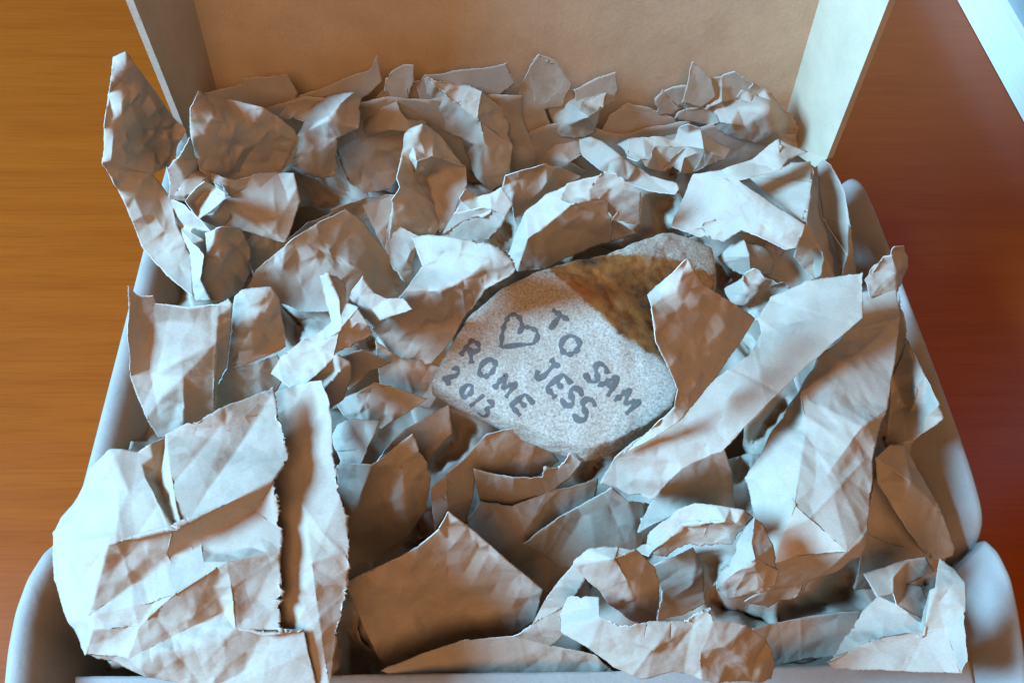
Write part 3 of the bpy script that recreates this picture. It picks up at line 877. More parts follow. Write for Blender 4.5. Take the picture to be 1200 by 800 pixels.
P('white twisted paper edge curling beside the left sheet', 'a:200,232 b:216,240 c:232,256 d:246,272 e:222,268 f:240,278 g:226,286 h:240,300 i:234,326 j:246,352 k:228,354 l:224,320 m:220,295 n:206,262',
  'abcn:L cden:L efgn:T gnmh:L hmli:W ilkj:L', {'a': 14, 'c': 16, 'd': 14, 'h': 17, 'i': 15, 'n': 6, 'm': 6, 'j': 8, 'k': 2, 'g': 12}, amp=.5, lam=12)
P('rounded brown folded paper lobe below the small loop, left', 'a:240,272 b:262,266 c:283,268 d:294,290 e:293,322 f:281,342 g:262,354 h:242,352 i:234,328 j:242,300 k:266,290 l:262,325',
  'abkj:F bcdk:q kdel:Q efgl:Q ghil:p ijkl:p', {'a': 14, 'k': 18, 'l': 14, 'c': 10, 'd': 2, 'e': -2, 'f': -4, 'h': 4, 'i': 10}, soft=8, relax=120, amp=.5)
P('small paper loop with pale rim on the left bunch', 'a:217,236 b:228,221 c:240,212 d:252,218 e:264,226 f:266,232 g:250,245 h:233,257 i:228,240 j:240,226', 'abji:R bcj:R cdj:F defgj:p gjih:W ihaj:L', {'c': 27, 'e': 25, 'f': 24, 'a': 21, 'i': 16, 'j': 17, 'h': 18}, amp=.3, soft=2)
P('grey brown rounded lobe of paper behind the small white twists, left of centre', 'a:288,340 b:300,316 c:345,278 d:372,262 e:405,245 f:428,262 g:456,300 h:477,330 i:474,350 j:440,354 k:396,364 l:358,365 m:320,354 n:390,300 o:440,325',
  'abclm:f cden:q clkn:f efgn:Q gnoh:Q hijo:Q noj:F njk:F', {'c': 10, 'e': 8, 'n': 6, 'a': 2, 'm': -4, 'k': -2, 'h': -14, 'i': -16, 'g': -8}, soft=8, relax=400, amp=.45, lam=30)
P('dark brown paper fold above the grey brown lobe', 'a:285,290 b:295,270 c:335,282 d:362,262 e:408,240 f:430,232 g:462,228 h:460,262 i:470,300 j:440,290 k:415,255 l:340,300 m:300,330', 'abclm:R cdefkl:R fghk:F hijk:F', {'b': 0, 'c': -4, 'e': -4, 'm': -16, 'g': 2, 'i': -14, 'k': -10, 'l': -14}, amp=.8)

# ---- back centre left
P('white crumpled paper beside the pointed brown sheet, back left', 'a:328,135 b:346,110 c:371,113 d:415,108 e:424,115 f:420,150 g:396,160 h:391,206 i:375,210 j:345,192 k:346,160 l:352,138 m:384,140 n:400,120',
  'abcl:q cdnml:L nde:R nefm:R mfg:F lmk:L kmgj:L gjih:F', {'b': 20, 'd': 32, 'l': 20, 'm': 30, 'e': 28, 'k': 18, 'g': 22, 'j': 8, 'h': 6, 'n': 32}, amp=.8, lam=14)
P('small white leaf shaped paper left of the brown creased sheet, back', 'a:426,152 b:428,130 c:446,108 d:467,94 e:463,112 f:468,128 g:478,140 h:502,142 i:482,156 j:455,152 k:432,160', 'abcj:L cdefj:a fghij:r ajk:F', {'d': 25, 'b': 13, 'j': 19, 'h': 15, 'k': 9}, amp=.5)
P('flat brown paper face below the white leaf shaped piece', 'a:392,170 b:420,156 c:472,155 d:480,166 e:470,206 f:456,222 g:426,228 h:408,212 i:400,190', 'abgh:F bcdefg:F ahi:q', {'b': 8, 'c': 10, 'g': -14, 'f': -12, 'a': 2, 'h': -10}, soft=20, amp=.5)
P('brown heavily creased sheet hanging forward at the back centre', 'a:470,110 b:482,97 c:500,91 d:540,100 e:565,108 f:588,125 g:601,140 h:601,170 i:590,214 j:576,220 k:556,196 l:545,180 m:540,165 n:510,150 o:490,132 p:530,120 q:560,140 r:570,175',
  'abcpo:F cdp:q deqp:F opmn:p pqrm:q efq:F fghq:q qhr:F hijr:F jklmr:F lmr:L', {'b': 22, 'd': 26, 'f': 20, 'g': 14, 'p': 24, 'q': 22, 'n': 10, 'h': 8, 'i': -4, 'j': -6, 'r': 10, 'a': 18, 'l': 0}, amp=1.0, lam=11)
P('brown folded paper with a white capped tip, back centre', 'a:473,166 b:482,152 c:496,145 d:508,150 e:508,184 f:499,202 g:488,190 h:484,172 i:486,205 j:513,266 k:505,278 l:455,278 m:460,236 n:522,164 o:546,196 p:546,216 q:527,264 r:516,270 s:503,210',
  'abch:L cdegh:l egf:T ahgi:R ahim:p imlj:F jkl:F fgis:R isj:R dnoe:q eosf:q opqs:q qrjs:F', {'c': 24, 'd': 20, 'a': 18, 'g': 18, 'f': 12, 'i': 8, 's': 2, 'j': -6, 'l': -4, 'm': 8, 'o': 8, 'q': -6, 'e': 16}, amp=.7, lam=13)
P('brown paper in shadow between the white capped fold and the grey lobe', 'a:425,240 b:444,234 c:462,228 d:464,262 e:490,275 f:482,330 g:470,330 h:452,296', 'abch:F cdh:F defgh:q', {'c': 2, 'h': -8, 'e': -2, 'g': -10}, amp=.8)
P('tan paper with a white right corner behind the torn white sheet', 'a:518,274 b:531,250 c:549,222 d:557,229 e:574,226 f:588,219 g:601,240 h:592,256 i:572,284 j:540,286 k:575,246', 'abcdk:q dek:L efghk:l hijk:F abkj:F', {'c': 14, 'f': 16, 'k': 12, 'g': 12, 'a': 0, 'i': 0}, amp=.6)
P('brown bent sheet behind the pale folded bundle above the stone', 'a:588,222 b:592,205 c:640,193 d:664,199 e:682,206 f:650,236 g:620,262 h:604,270 i:600,240', 'abci:F cdefi:Q fghi:q', {'b': 12, 'c': 14, 'e': 4, 'g': -6, 'h': -8}, soft=8, relax=400, amp=.4)
P('pale folded paper bundle just above the stone', 'a:594,302 b:606,268 c:615,248 d:640,226 e:664,215 f:690,208 g:706,202 h:721,206 i:751,225 j:751,264 k:746,276 l:718,284 m:690,292 n:640,314 o:606,318 p:672,238 q:640,264 r:692,235 s:712,237 t:716,256 u:690,272 v:618,280',
  'abcvo:L cdpqv:l defrp:F fghsr:q hijs:F sjtkl:F rstp:q ptuq:F tlmu:F vqno:q qumn:q', {'d': 18, 'p': 22, 'q': 16, 'b': 8, 'v': 14, 'f': 24, 'h': 26, 'i': 22, 's': 18, 't': 14, 'u': 8, 'j': 10, 'l': 0, 'o': 0, 'n': 0, 'a': 0}, amp=.55, lam=16)

# ---- around the stone
P('torn white sheet folded over brown at the left of the stone', 'a:482,277 b:505,275 c:528,277 d:555,281 e:572,286 f:586,293 g:601,305 h:604,315 i:597,323 j:556,318 k:516,312 l:495,311 m:472,344 n:530,338 o:568,340 p:546,370 q:520,412 r:505,426 s:468,427 t:436,384 u:452,362 v:490,385',
  'abckl:q cdjk:L defj:L fghij:l lkjn:l lnm:l jion:T mnv:V nopv:F pqv:F qrsv:F mvstu:Q', {'a': 24, 'c': 34, 'e': 36, 'g': 34, 'h': 32, 'k': 25, 'l': 22, 'i': 29, 'm': 26, 'n': 29, 'o': 24, 'v': 8, 'p': 12, 'q': 2, 'r': -2, 's': -4, 't': 4}, soft=14, plain=True, amp=.3, torn='defgh', lam=24)
P('small white double pointed paper scrap left of the torn white sheet', 'a:408,358 b:412,340 c:424,324 d:438,344 e:452,350 f:472,349 g:482,362 h:446,374 i:436,362 j:422,346 k:440,385 l:425,380', 'abcj:R cdeij:L efghi:l ajikl:Q ihk:F', {'c': 34, 'e': 29, 'g': 30, 'h': 26, 'i': 26, 'j': 28, 'l': 10, 'a': 20}, amp=.3)
P('white crinkled strip of paper bending over, centre left', 'a:369,325 b:382,319 c:396,322 d:406,330 e:405,352 f:419,359 g:431,380 h:436,391 i:412,408 j:390,417 k:362,446 l:345,458 m:319,438 n:330,420 o:355,396 p:386,376 q:376,346 r:396,350 s:398,385',
  'abrq:L bcder:q refs:L pqrs:l fghs:T hijs:f spoj:a ojkn:a nklm:l', {'b': 30, 'd': 24, 'q': 20, 'r': 26, 'g': 26, 'h': 22, 's': 27, 'p': 22, 'o': 20, 'j': 20, 'm': 14, 'l': 16, 'k': 18}, amp=.6, lam=14, torn='')
P('bright white crinkled paper below the bending strip, next to a brown fold', 'a:350,455 b:368,438 c:395,415 d:408,425 e:412,445 f:405,466 g:386,486 h:384,520 i:360,520 j:348,490 k:380,455', 'abkj:l bcdk:a defk:R fghijk:l', {'c': 20, 'k': 18, 'f': 10, 'j': 10, 'h': 8}, amp=1.0, lam=10)
P('brown and grey pointed paper beside the bright crinkled piece', 'a:398,418 b:425,410 c:459,424 d:430,441 e:408,456 f:398,440', 'abdf:q bcd:Q def:Q', {'b': 12, 'c': 4, 'f': 4}, amp=.5)
P('grey brown smooth paper lobe left below the stone', 'a:392,470 b:418,460 c:440,447 d:456,450 e:501,468 f:472,486 g:448,502 h:415,494 i:402,486', 'abchi:p cdgh:q defg:Q', {'c': 6, 'd': 8, 'e': 2, 'g': -8, 'h': -4, 'a': 0}, soft=8, relax=400, amp=.4)
P('brown paper shadowed under the left tip of the stone', 'a:440,400 b:470,420 c:506,424 d:524,400 e:520,450 f:506,478 g:470,470 h:445,455', 'abgh:F bcdefg:F', {'b': 2, 'd': 2, 'f': -12, 'h': -8}, amp=.9)
P('brown triangular paper below the left corner of the stone', 'a:440,540 b:450,524 c:474,502 d:526,474 e:529,508 f:508,530 g:500,560 h:470,545', 'abcdeh:F efgh:F', {'d': -2, 'a': -12, 'g': -16, 'c': -4}, amp=.6)
P('small pale crinkled paper scrap left of the brown bowl shaped sheet', 'a:390,512 b:398,498 c:412,490 d:446,493 e:440,512 f:432,530 g:424,542 h:402,546 i:416,512', 'abci:L cdei:R efgi:q ghai:p', {'c': 6, 'i': 0, 'e': 6, 'g': -2, 'h': -2}, soft=8, relax=400, amp=1.2, lam=9)
P('brown bowl shaped sheet with a white corner, front centre left', 'a:396,548 b:402,541 c:436,544 d:482,510 e:491,530 f:500,542 g:506,562 h:500,592 i:481,626 j:442,656 k:408,668 l:400,640 m:470,545 n:450,600',
  'abcl:F cdem:T efgm:q ghim:Q cmn:F mijn:F cnjkl:F', {'b': 0, 'd': 12, 'c': 4, 'e': 8, 'm': 4, 'g': -4, 'n': -14, 'k': -24, 'j': -26, 'i': -20, 'h': -14}, amp=.5, lam=12)
P('tan brown sheet descending below the stone', 'a:505,572 b:524,553 c:546,535 d:570,508 e:600,503 f:640,520 g:655,540 h:630,560 i:600,565 j:556,552 k:554,582 l:546,612 m:526,592 n:530,640 o:510,620',
  'abcjkm:f cdej:f efgj:Q ghij:Q klm:q lmon:Q abmo:q', {'c': -4, 'd': 0, 'e': 0, 'g': -14, 'j': -10, 'm': -10, 'l': -16, 'i': -18, 'n': -30}, amp=.6)
P('brown torn paper strip in the hollow below the stone', 'a:555,550 b:575,556 c:602,560 d:634,557 e:637,548 f:652,548 g:668,530 h:682,540 i:668,560 j:640,578 k:600,592 l:562,586', 'abl:F bckl:F cdjk:F defij:F fghi:F', {'a': -2, 'c': -4, 'e': -2, 'g': 0, 'l': -14, 'k': -18, 'j': -16}, amp=.4, torn='defgk')
P('shadowed brown paper folds in the middle of the front hollow', 'a:545,612 b:562,588 c:600,592 d:642,576 e:655,600 f:650,652 g:642,694 h:600,664 i:615,625 j:700,560 k:690,620', 'abih:F bcdi:q defhi:Q fgh:Q djke:r efk:r', {'b': -10, 'd': -14, 'i': -16, 'h': -24, 'g': -30, 'f': -24, 'j': -16, 'k': -24}, amp=.7)
P('dark brown sheet with a pale ribbon edge in the front hollow', 'a:612,634 b:650,610 c:690,585 d:716,570 e:735,585 f:760,590 g:752,620 h:748,650 i:700,665 j:655,662 k:640,650', 'abcijk:F cdehi:Q efgh:Q', {'a': -14, 'c': -6, 'd': -4, 'f': -12, 'i': -22, 'k': -22, 'h': -20}, amp=.5)
P('grey paper face right of the dark hollow with a torn edge', 'a:745,626 b:756,598 c:772,572 d:796,546 e:822,536 f:848,524 g:858,552 h:864,596 i:836,596 j:812,596 k:782,606', 'abcdk:r defgj:r ghij:r djk:r', {'d': 2, 'f': 2, 'h': -8, 'k': -4, 'a': -8}, soft=20, amp=.4, torn='abcd')

# ---- diagonal strip and flap
P('long pale diagonal strip of paper with a torn lower end, right', 'a:903,348 b:945,329 c:975,326 d:1011,319 e:1011,372 f:976,402 g:932,441 h:887,486 i:846,529 j:817,540 k:798,550 l:784,564 m:766,584 n:751,580 o:736,582 p:722,573 q:703,566 r:720,535 s:742,517 t:792,489 u:836,445 v:878,416 w:892,390 x:888,372 y:940,375 z:850,470',
  'abywx:T bcdey:r wyv:T yefgz:T vyz:T vuz:T uzt:T zghi:T tzij:f stjk:f rsklm:q qrmnop:p',
  {'b': 26, 'd': 30, 'e': 29, 'a': 19, 'y': 26, 'g': 24, 'v': 22, 'h': 22, 'i': 18, 'u': 20, 'z': 23, 't': 18, 's': 16, 'r': 12, 'q': 2, 'k': 14, 'm': 6, 'o': 2, 'c': 27, 'w': 18, 'x': 18}, soft=8, relax=120, plain=True, amp=.45, torn='mnop', lam=24)
P('brown flap with a folded white corner right of the stone', 'a:805,303 b:781,325 c:758,345 d:763,360 e:770,402 f:784,432 g:794,456 h:790,478 i:762,503 j:730,530 k:768,512 l:800,491 m:836,446 n:866,404 o:885,373 p:854,352 q:825,334 r:792,343 s:806,464 t:848,415',
  'abcr:a arq:r crd:V rqpod:Q drqpe:Q epotf:q fgst:q toms:T sghmn:T hijklm:T' .replace('rqpod:Q drqpe:Q epotf:q', 'drqpte:F ptno:F etf:F').replace('toms:T sghmn:T', 'tnms:L sghlm:L').replace('hijklm:T', 'hijkl:l'),
  {'a': 54, 'c': 42, 'q': 46, 'r': 53, 'o': 32, 'p': 42, 'd': 49, 'f': 38, 't': 33, 's': 31, 'g': 33, 'm': 27, 'h': 28, 'l': 23, 'j': 14, 'n': 30, 'e': 44, 'i': 20, 'b': 48}, soft=8, relax=120, plain=True, amp=.28, lam=30)
P('small twisted paper end sticking up over the right box wall', 'a:1014,328 b:1022,312 c:1035,302 d:1047,300 e:1050,290 f:1057,288 g:1062,310 h:1058,325 i:1050,342 j:1020,348 k:1048,318', 'abckj:L cdk:F defgk:l ghik:R ijk:F', {'c': 22, 'e': 26, 'f': 24, 'a': 16, 'k': 18, 'j': 14, 'h': 10}, amp=.5, lam=10)
P('big white gathered sheet bulging at the right of the box', 'a:1008,342 b:1050,336 c:1054,372 d:1050,422 e:1041,478 f:1025,525 g:1026,562 h:1016,620 i:1004,650 j:978,672 k:930,706 l:900,714 m:872,704 n:900,690 o:906,660 p:890,620 q:880,590 r:872,560 s:895,530 t:906,508 u:925,470 v:960,420 w:985,400 x:1005,415 y:945,500 z:970,555 A:995,648 B:930,590 C:1010,500 D:935,460',
  'abcxw:T cdx:r wxDv:T vDu:L xdeCD:r uDyt:L DCzy:r CefgzC:r tyBs:l yzB:T zghA:T zAB:p srqB:l qpoB:f oBA:F hiA:r onkA:F nmlk:F AijkA:F'.replace('CefgzC:r', 'Cefgz:r').replace('AijkA:F', 'Aijk:F'),
  {'a': 12, 'b': 14, 'w': 14, 'v': 12, 'x': 18, 'd': 18, 'D': 18, 'u': 10, 'e': 18, 'y': 18, 'C': 21, 't': 12, 'f': 18, 'g': 18, 'z': 20, 'B': 20, 's': 12, 'q': 6, 'A': 19, 'h': 17, 'i': 12, 'o': 10, 'k': -10, 'l': -16, 'm': -12, 'n': -4, 'p': 8, 'r': 8, 'j': -2, 'c': 16}, amp=.6, lam=16)
P('white pleated ribbon of paper leading to a small folded loop, lower right', 'a:742,644 b:760,624 c:790,599 d:815,590 e:838,592 f:872,597 g:883,606 h:874,618 i:858,640 j:836,642 k:808,640 l:782,655 m:760,650 n:800,618 o:850,612',
  'abnm:l bcdn:L deon:a efgho:T honj:F ijh:F nkj:F nklm:F', {'a': 6, 'c': 14, 'e': 20, 'f': 22, 'g': 20, 'o': 22, 'n': 14, 'j': 10, 'l': 6}, amp=.6, lam=9)
P('small white folded loop of paper, lower right', 'a:872,616 b:884,606 c:892,612 d:906,640 e:916,670 f:911,690 g:890,701 h:852,701 i:838,686 j:842,670 k:852,662 l:856,646 m:885,655 n:880,635', 'abn:L bcdn:R deman:r dem:r efgm:q ghim:f ijkm:l klanm:l'.replace('deman:r dem:r', 'dnm:r dem:r'), {'b': 26, 'c': 24, 'd': 22, 'm': 26, 'k': 16, 'i': 12, 'g': 12, 'e': 18, 'f': 14, 'a': 20}, amp=.6, lam=12, torn='ijkl')
P('brown paper between the white ribbon and the bottom twist', 'a:760,662 b:790,652 c:812,640 d:822,670 e:826,705 f:800,722 g:772,728 h:775,690', 'abdh:F bcd:R defgh:F', {'c': 0, 'b': 2, 'f': -16, 'g': -12}, amp=.6)

# ---- bottom front
P('wide brown flap standing in the bottom centre', 'a:404,682 b:440,666 c:490,640 d:514,620 e:525,599 f:560,626 g:598,660 h:637,691 i:626,728 j:600,745 k:520,757 l:450,782 m:425,732',
  'abklm:F bcdek:F efghijk:F', {'e': 20, 'a': 3, 'b': 7, 'c': 13, 'h': -2, 'm': -8, 'j': -22, 'l': -22, 'k': -24}, soft=8, relax=400, amp=.08, lam=40)
P('grey band of paper folded along the bottom front edge', 'a:446,784 b:520,757 c:600,744 d:624,730 e:640,700 f:676,655 g:690,668 h:672,705 i:665,738 j:645,755 k:700,765 l:725,790 m:560,792 n:470,794', 'abmn:f bcjm:f cdij:l defgh:L dehi:l jklm:F', {'a': -8, 'c': -6, 'e': 6, 'f': 18, 'j': -8, 'm': -12, 'h': 8, 'l': -16}, amp=.45)
P('white rounded paper cap above the bottom twist', 'a:674,658 b:690,645 c:724,637 d:746,644 e:768,664 f:774,690 g:769,723 h:750,730 i:722,716 j:702,692 k:735,680 l:720,655', 'abl:L bcdl:a alkj:f dekl:r efk:r fghk:F hijk:F', {'a': 22, 'c': 28, 'd': 28, 'l': 29, 'k': 24, 'f': 16, 'g': 8, 'i': 10, 'j': 18}, amp=.5, lam=11)
P('white twisted paper roll with a brown end at the bottom front', 'a:668,696 b:657,720 c:660,741 d:690,758 e:720,781 f:750,793 g:790,786 h:822,796 i:906,796 j:911,776 k:896,746 l:872,731 m:836,726 n:833,715 o:811,722 p:800,727 q:730,728 r:706,722 s:703,701 t:715,745 u:780,760 v:822,764 w:832,742 x:850,756',
  'abcdrs:L rdt:R drtd:T qrtu:F qupw:F pomwn:a mlxw:a lkx:T kjix:q xwv:L xvhi:F uvw:F dtue:L efgu:f ghvu:F'.replace('drtd:T ', '').replace('pomwn:a', 'ponmw:a').replace('qupw:F', 'quwp:F').replace('uvw:F', 'uvw:f'),
  {'a': 17, 'b': 14, 's': 20, 'r': 22, 'c': 15, 'd': 17, 't': 20, 'q': 23, 'p': 24, 'n': 28, 'm': 26, 'l': 24, 'k': 18, 'w': 24, 'u': 20, 'v': 21, 'x': 22, 'j': 8, 'i': 6, 'e': 16, 'f': 15, 'g': 17, 'h': 17}, amp=.5, lam=13, torn='nop')
P('flat grey paper lying low near the front right', 'a:862,770 b:880,735 c:912,728 d:960,722 e:1010,716 f:1000,750 g:985,768 h:920,778', 'abch:f cdgh:f defg:f', {'b': -12, 'e': -12, 'h': -20}, amp=.5)

# ---- right side
P('long brown folded strip hanging down inside the right box wall', 'a:1028,535 b:1044,520 c:1062,519 d:1082,560 e:1100,600 f:1120,642 g:1118,652 h:1096,657 i:1082,642 j:1050,602 k:1028,565 l:1066,565', 'abcl:r cdel:R elji:r efghi:R ablk:f kjl:r', {'b': 8, 'c': 8, 'd': 4, 'l': 8, 'f': -4, 'h': -6, 'j': 4, 'k': 6}, amp=.4)
P('white pleated paper squeezed against the right box wall', 'a:1040,525 b:1044,440 c:1055,345 d:1066,400 e:1084,440 f:1100,474 g:1106,490 h:1084,506 i:1068,518 j:1056,470 k:1072,455', 'abcd:R bdkj:L abji:q dek:R ekjh:L efgh:R hij:l', {'c': 6, 'd': 10, 'b': 5, 'j': 5, 'k': 13, 'e': 14, 'f': 16, 'g': 13, 'i': 6, 'a': 0, 'h': 10}, amp=.5, lam=14)
P('brown folded paper fan below the white bulging sheet, right', 'a:1016,625 b:1028,560 c:1050,590 d:1078,625 e:1096,650 f:1090,668 g:1060,668 h:1020,690 i:1000,690 j:1045,640', 'abcj:F cdej:r efgj:F ghij:F ija:F', {'b': 0, 'd': -4, 'e': -6, 'i': -14, 'g': -10, 'j': -4}, amp=.6)
P('white square ended folded paper in the front right corner', 'a:1012,672 b:1048,658 c:1082,652 d:1092,668 e:1062,684 f:1048,694 g:1028,698 h:1078,688 i:1098,730 j:1082,728 k:1052,708', 'abfg:l bcdef:l ehk:f hijk:T efk:f', {'a': 6, 'c': 6, 'g': 8, 'f': 8, 'e': 2, 'h': 2, 'i': 2, 'k': 6, 'd': 2}, amp=.35)
P('broad white paper triangle lying in the front right corner', 'a:969,776 b:988,748 c:1010,716 d:1030,698 e:1052,708 f:1078,726 g:1080,745 h:1060,748 i:1020,750 j:1100,655 k:1118,668 l:1131,684 m:1131,732 n:1136,774 o:1128,788 p:1050,786 q:980,784 r:1108,735 s:1095,690',
  'abchi:l cdefgh:L aipq:F ihgr:f gsjr:R jkls:R lmrs:R rmno:f ropi:F fgs:R'.replace('ihgr:f', 'ihgr:f').replace('gsjr:R jkls:R', 'sjkl:R grs:R').replace('fgs:R', 'fgs:q'),
  {'a': -2, 'd': 4, 'c': 2, 'i': 5, 'g': 8, 'q': -3, 'p': 3, 'o': 8, 'r': 10, 'j': 12, 'l': 15, 'm': 14, 'n': 12, 's': 14, 'b': 0, 'f': 6}, amp=.45)

# ---- left side
P('brown and white creased paper standing at the left box wall', 'a:150,334 b:164,346 c:180,345 d:183,354 e:220,360 f:256,356 g:268,350 h:273,357 i:266,420 j:250,485 k:243,492 l:215,508 m:186,514 n:172,490 o:152,440 p:176,390 q:176,432 r:181,378 s:213,399 t:215,441 u:184,472 v:254,400',
  'abcrpo:F opq:F cdefvsr:F prstuq:L oqun:F tvkl:q svt:F fghiv:l vijk:R tlmu:F numl:F'.replace('tvkl:q', 'tvkjl:q').replace('vijk:R', 'vij:R').replace('tvkjl:q', 'tvjkl:q').replace('numl:F', 'num:F'),
  {'a': 36, 'b': 32, 'c': 32, 'e': 30, 'f': 32, 'h': 32, 'o': 8, 'p': 18, 'q': 8, 'r': 22, 's': 20, 't': 11, 'u': 4, 'n': 2, 'm': -2, 'l': -2, 'v': 22, 'i': 12, 'j': -2}, amp=.5)
P('white topped brown lobe of paper left of the bending white strip', 'a:272,372 b:276,346 c:284,340 d:318,337 e:326,350 f:332,380 g:336,405 h:326,413 i:292,426 j:266,434 k:300,374', 'abcdk:T defk:r fghk:F hijk:F jak:F', {'c': 26, 'd': 26, 'k': 22, 'b': 24, 'f': 14, 'g': 8, 'i': 2, 'j': 0, 'a': 20}, soft=20, amp=.35)
P('grey brown paper in shadow behind the big front left sheet', 'a:225,500 b:246,470 c:268,432 d:300,424 e:325,415 f:335,440 g:318,470 h:270,490 i:230,515', 'abchi:F cdefgh:F', {'c': 0, 'e': -2, 'i': -14, 'g': -10}, amp=.7)
P('pale strip of sheet with torn edge right of the big front left sheet', 'a:318,460 b:345,448 c:375,445 d:388,490 e:390,535 f:401,580 g:411,640 h:407,690 i:396,745 j:386,806 k:330,806 l:318,735 m:318,640 n:316,560 o:355,560 p:365,660',
  'abcdo:l adon:T abon:T defpo:T fghp:T opmn:T hijp:f pjklm:T'.replace('abcdo:l adon:T abon:T', 'abon:T bcdo:l').replace('defpo:T', 'defo:T ofp:T'), {'a': 20, 'c': 24, 'b': 20, 'd': 22, 'n': 18, 'o': 21, 'f': 22, 'p': 20, 'g': 20, 'h': 16, 'm': 16, 'j': 12, 'k': 12, 'l': 14}, amp=.6, torn='efghi')
P('big bright crumpled sheet filling the front left corner', 'a:195,509 b:250,484 c:319,453 d:326,490 e:341,535 f:322,562 g:262,592 h:205,618 i:186,565 j:176,520 k:162,530 l:131,526 m:105,549 n:100,566 o:66,625 p:62,680 q:76,716 r:87,735 s:127,638 t:150,575 u:170,558 v:330,620 w:329,645 x:266,657 y:205,695 z:160,735 A:109,737 B:106,722 C:195,655 D:95,770 E:150,772 F:262,716 G:275,736 H:326,737 I:356,737 J:372,806 K:215,802 L:140,784 M:300,598',
  'abcdefgh:a ahi:R aiujk:r hitu:l lktu:L mltun:l tuhs:l nopqs:F nst:L qrBs:F shgC:V sCBs:V fMgC:V fvM:T MvwxC:a CxyB:a yzAB:a xwHG:T xGFy:F yFEz:F zEDA:l EFGK:T GHI:T GIJK:l EDLK:f DAr:f'.replace('sCBs:V', 'sCB:V').replace('shgC:V', 'shC:F').replace('fMgC:V', 'fMCgh:F').replace('fMCgh:F', 'fMg:F gMCh:F').replace('aiujk:r', 'aij:R jiuk:l').replace('hitu:l', 'hiu:l').replace('tuhs:l', 'uhst:l').replace('lktu:L', 'lkut:L').replace('mltun:l', 'mltn:l').replace('DAr:f', 'DAr:f rAB:F').replace('yzAB:a', 'yzAB:a'),
  {'c': 27, 'a': 26, 'b': 28, 'e': 26, 'f': 28, 'g': 29.5, 'h': 29.5, 'i': 22, 'u': 26, 't': 26, 'l': 26, 'm': 22, 'k': 26, 's': 25, 'n': 18, 'o': 12, 'p': 9, 'q': 7, 'r': 7, 'B': 15.5, 'M': 23, 'C': 21, 'v': 23, 'w': 23, 'x': 25.5, 'y': 24, 'z': 18.5, 'A': 16, 'F': 17, 'G': 19, 'H': 19, 'I': 18, 'E': 14, 'D': 9, 'J': 13, 'K': 12, 'L': 9}, hs=1.45, amp=.65, torn='cdefvwH', lam=18)

# ---- the papers packed underneath: they carry the ones above and show, in shade, in the gaps
GS = 10
gw, gh = 1240 // GS, 860 // GS
low = np.full((gh, gw), 1e3)
sp = np.concatenate(SAMPLES_PAPER())
gx = np.clip((sp[:, 0] / GS).astype(int), 0, gw - 1); gy = np.clip((sp[:, 1] / GS).astype(int), 0, gh - 1)
np.minimum.at(low, (gy, gx), sp[:, 2])
cover = low < 900
def nb_min(a_):
    p_ = np.pad(a_, 1, mode='edge')
    return np.min([p_[i:i + a_.shape[0], j:j + a_.shape[1]] for i in range(3) for j in range(3)], axis=0)
def nb_mean(a_):
    p_ = np.pad(a_, 1, mode='edge')
    return np.mean([p_[i:i + a_.shape[0], j:j + a_.shape[1]] for i in range(3) for j in range(3)], axis=0)
cap = np.where(cover, low, 1e3)
cap = nb_min(cap) - 6.0
fl = np.where(cap < 900, cap, -20.0)
for _ in range(30):
    fl = nb_mean(fl)
    fl = np.where(cap < 900, np.minimum(fl, cap), fl - 0.35)
fl = np.clip(np.where(cover, np.minimum(fl, cap), np.where(cap < 900, np.minimum(fl, cap) - 20, fl - 30)), -68, 30)
fl = np.minimum(fl, 12)


def floor_h(x, y):
    u_ = np.clip(x / GS - .5, 0, gw - 1.001); v_ = np.clip(y / GS - .5, 0, gh - 1.001)
    i_ = v_.astype(int); j_ = u_.astype(int); a_ = v_ - i_; b_ = u_ - j_
    return (fl[i_, j_] * (1 - a_) * (1 - b_) + fl[i_, j_ + 1] * (1 - a_) * b_ + fl[i_ + 1, j_] * a_ * (1 - b_) + fl[i_ + 1, j_ + 1] * a_ * b_)


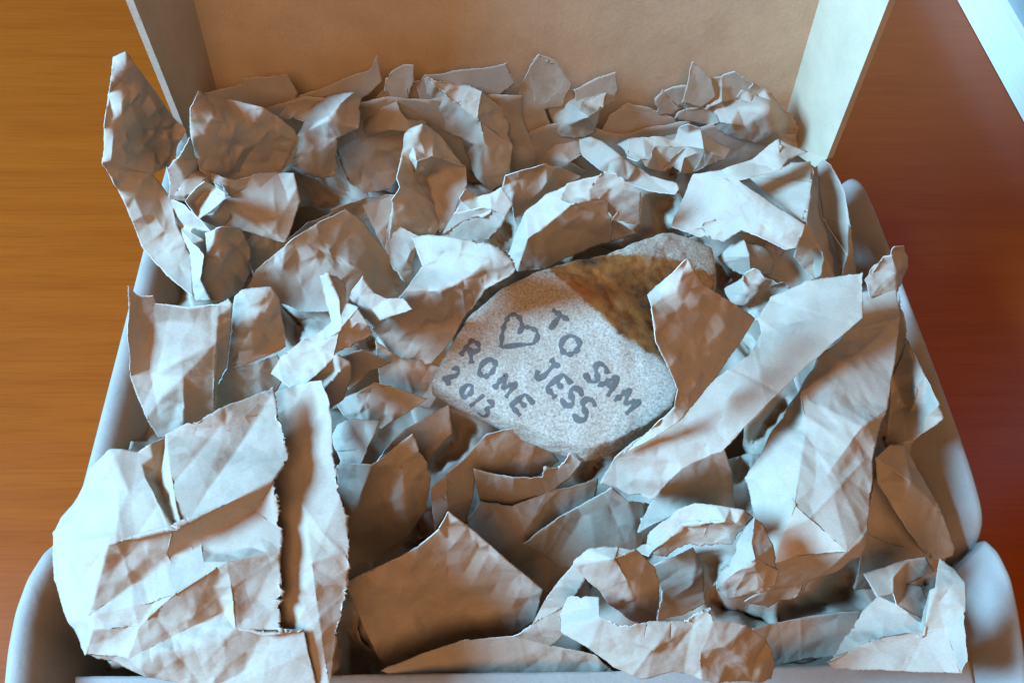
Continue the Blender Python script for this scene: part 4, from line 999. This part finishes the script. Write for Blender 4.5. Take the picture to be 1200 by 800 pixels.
def deep(label, x0, y0, x1, y1, k):
    COUNT[0] += 1; seed = COUNT[0] * 3.7; rg = np.random.RandomState(COUNT[0] * 7 + 1)
    st = 6.0
    nx, ny = int((x1 - x0) / st) + 1, int((y1 - y0) / st) + 1
    X, Y = np.meshgrid(np.linspace(x0, x1, nx), np.linspace(y0, y1, ny))
    # uneven outline, kept inside the box walls
    cx, cy = (x0 + x1) / 2, (y0 + y1) / 2
    X = X + 9 * np.sin(Y * .05 + k * 2.1); Y = Y + 8 * np.sin(X * .045 + k)
    lx = 207 - .26 * (Y - 140) + 45; rx = 985 + .40 * (Y - 180) - 45
    X = np.clip(X, lx, rx); Y = np.clip(Y, 112, 793)
    H = floor_h(X, Y) - 1.5 * (k % 3)
    V = np.stack([X.ravel(), Y.ravel(), H.ravel(), np.zeros(nx * ny)], 1)
    q = np.arange(nx * ny).reshape(ny, nx)
    a_, b_, c_, d_ = q[:-1, :-1].ravel(), q[:-1, 1:].ravel(), q[1:, 1:].ravel(), q[1:, :-1].ravel()
    T = np.concatenate([np.stack([a_, d_, c_], 1), np.stack([a_, c_, b_], 1)])
    A, B, C = V[T[:, 0]], V[T[:, 1]], V[T[:, 2]]
    T = T[np.abs((B[:, 0] - A[:, 0]) * (C[:, 1] - A[:, 1]) - (B[:, 1] - A[:, 1]) * (C[:, 0] - A[:, 0])) > .5]
    us = np.unique(T.ravel()); rem = -np.ones(len(V), int); rem[us] = np.arange(len(us)); V = V[us]; T = rem[T]
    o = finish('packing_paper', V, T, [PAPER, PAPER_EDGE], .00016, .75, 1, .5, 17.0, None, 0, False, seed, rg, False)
    tag(o, label, 'packing paper', 'crumpled packing papers in the box')
    return o


deep('dark shaded paper deep behind the white curved strip near the lid', 610, 150, 800, 290, 0)
deep('dark shaded paper deep behind the pointed left sheet by the lid', 250, 120, 430, 250, 1)
deep('dark shaded paper deep under the back row at the middle of the lid', 420, 110, 620, 240, 2)
deep('dark shaded paper deep below the rounded grey brown lobe, left', 230, 330, 470, 470, 3)
deep('dark shaded paper deep in the right back corner by the lid', 790, 150, 980, 330, 4)
deep('dark shaded paper deep in the gap right of the stone', 780, 280, 960, 450, 5)
deep('dark shaded paper deep in the gap below the stone', 490, 400, 780, 600, 6)
deep('dark shaded paper deep left of the big front left sheet', 130, 400, 300, 560, 7)
deep('dark shaded paper deep in the hollow at the front middle', 395, 560, 690, 794, 8)
deep('dark shaded paper deep in the hollow right of the front twist', 690, 540, 920, 760, 9)
deep('dark shaded paper deep in the front right corner', 880, 600, 1110, 770, 10)
deep('dark shaded paper deep along the right box wall', 880, 420, 1080, 620, 11)
deep('shaded paper packed close behind the upper left edge of the stone', 440, 220, 670, 365, 12)
deep('shaded paper packed under the left tip of the stone', 400, 340, 570, 470, 13)
deep('shaded paper packed between the small pale scrap and the brown bowl shaped sheet', 290, 440, 520, 640, 14)
deep('shaded paper packed below the front edge of the big front left sheet', 110, 560, 430, 792, 15)
deep('shaded paper packed below the twisted end at the right box wall', 940, 300, 1070, 460, 16)
deep('shaded paper packed behind the brown creased paper at the left box wall', 200, 230, 330, 420, 17)
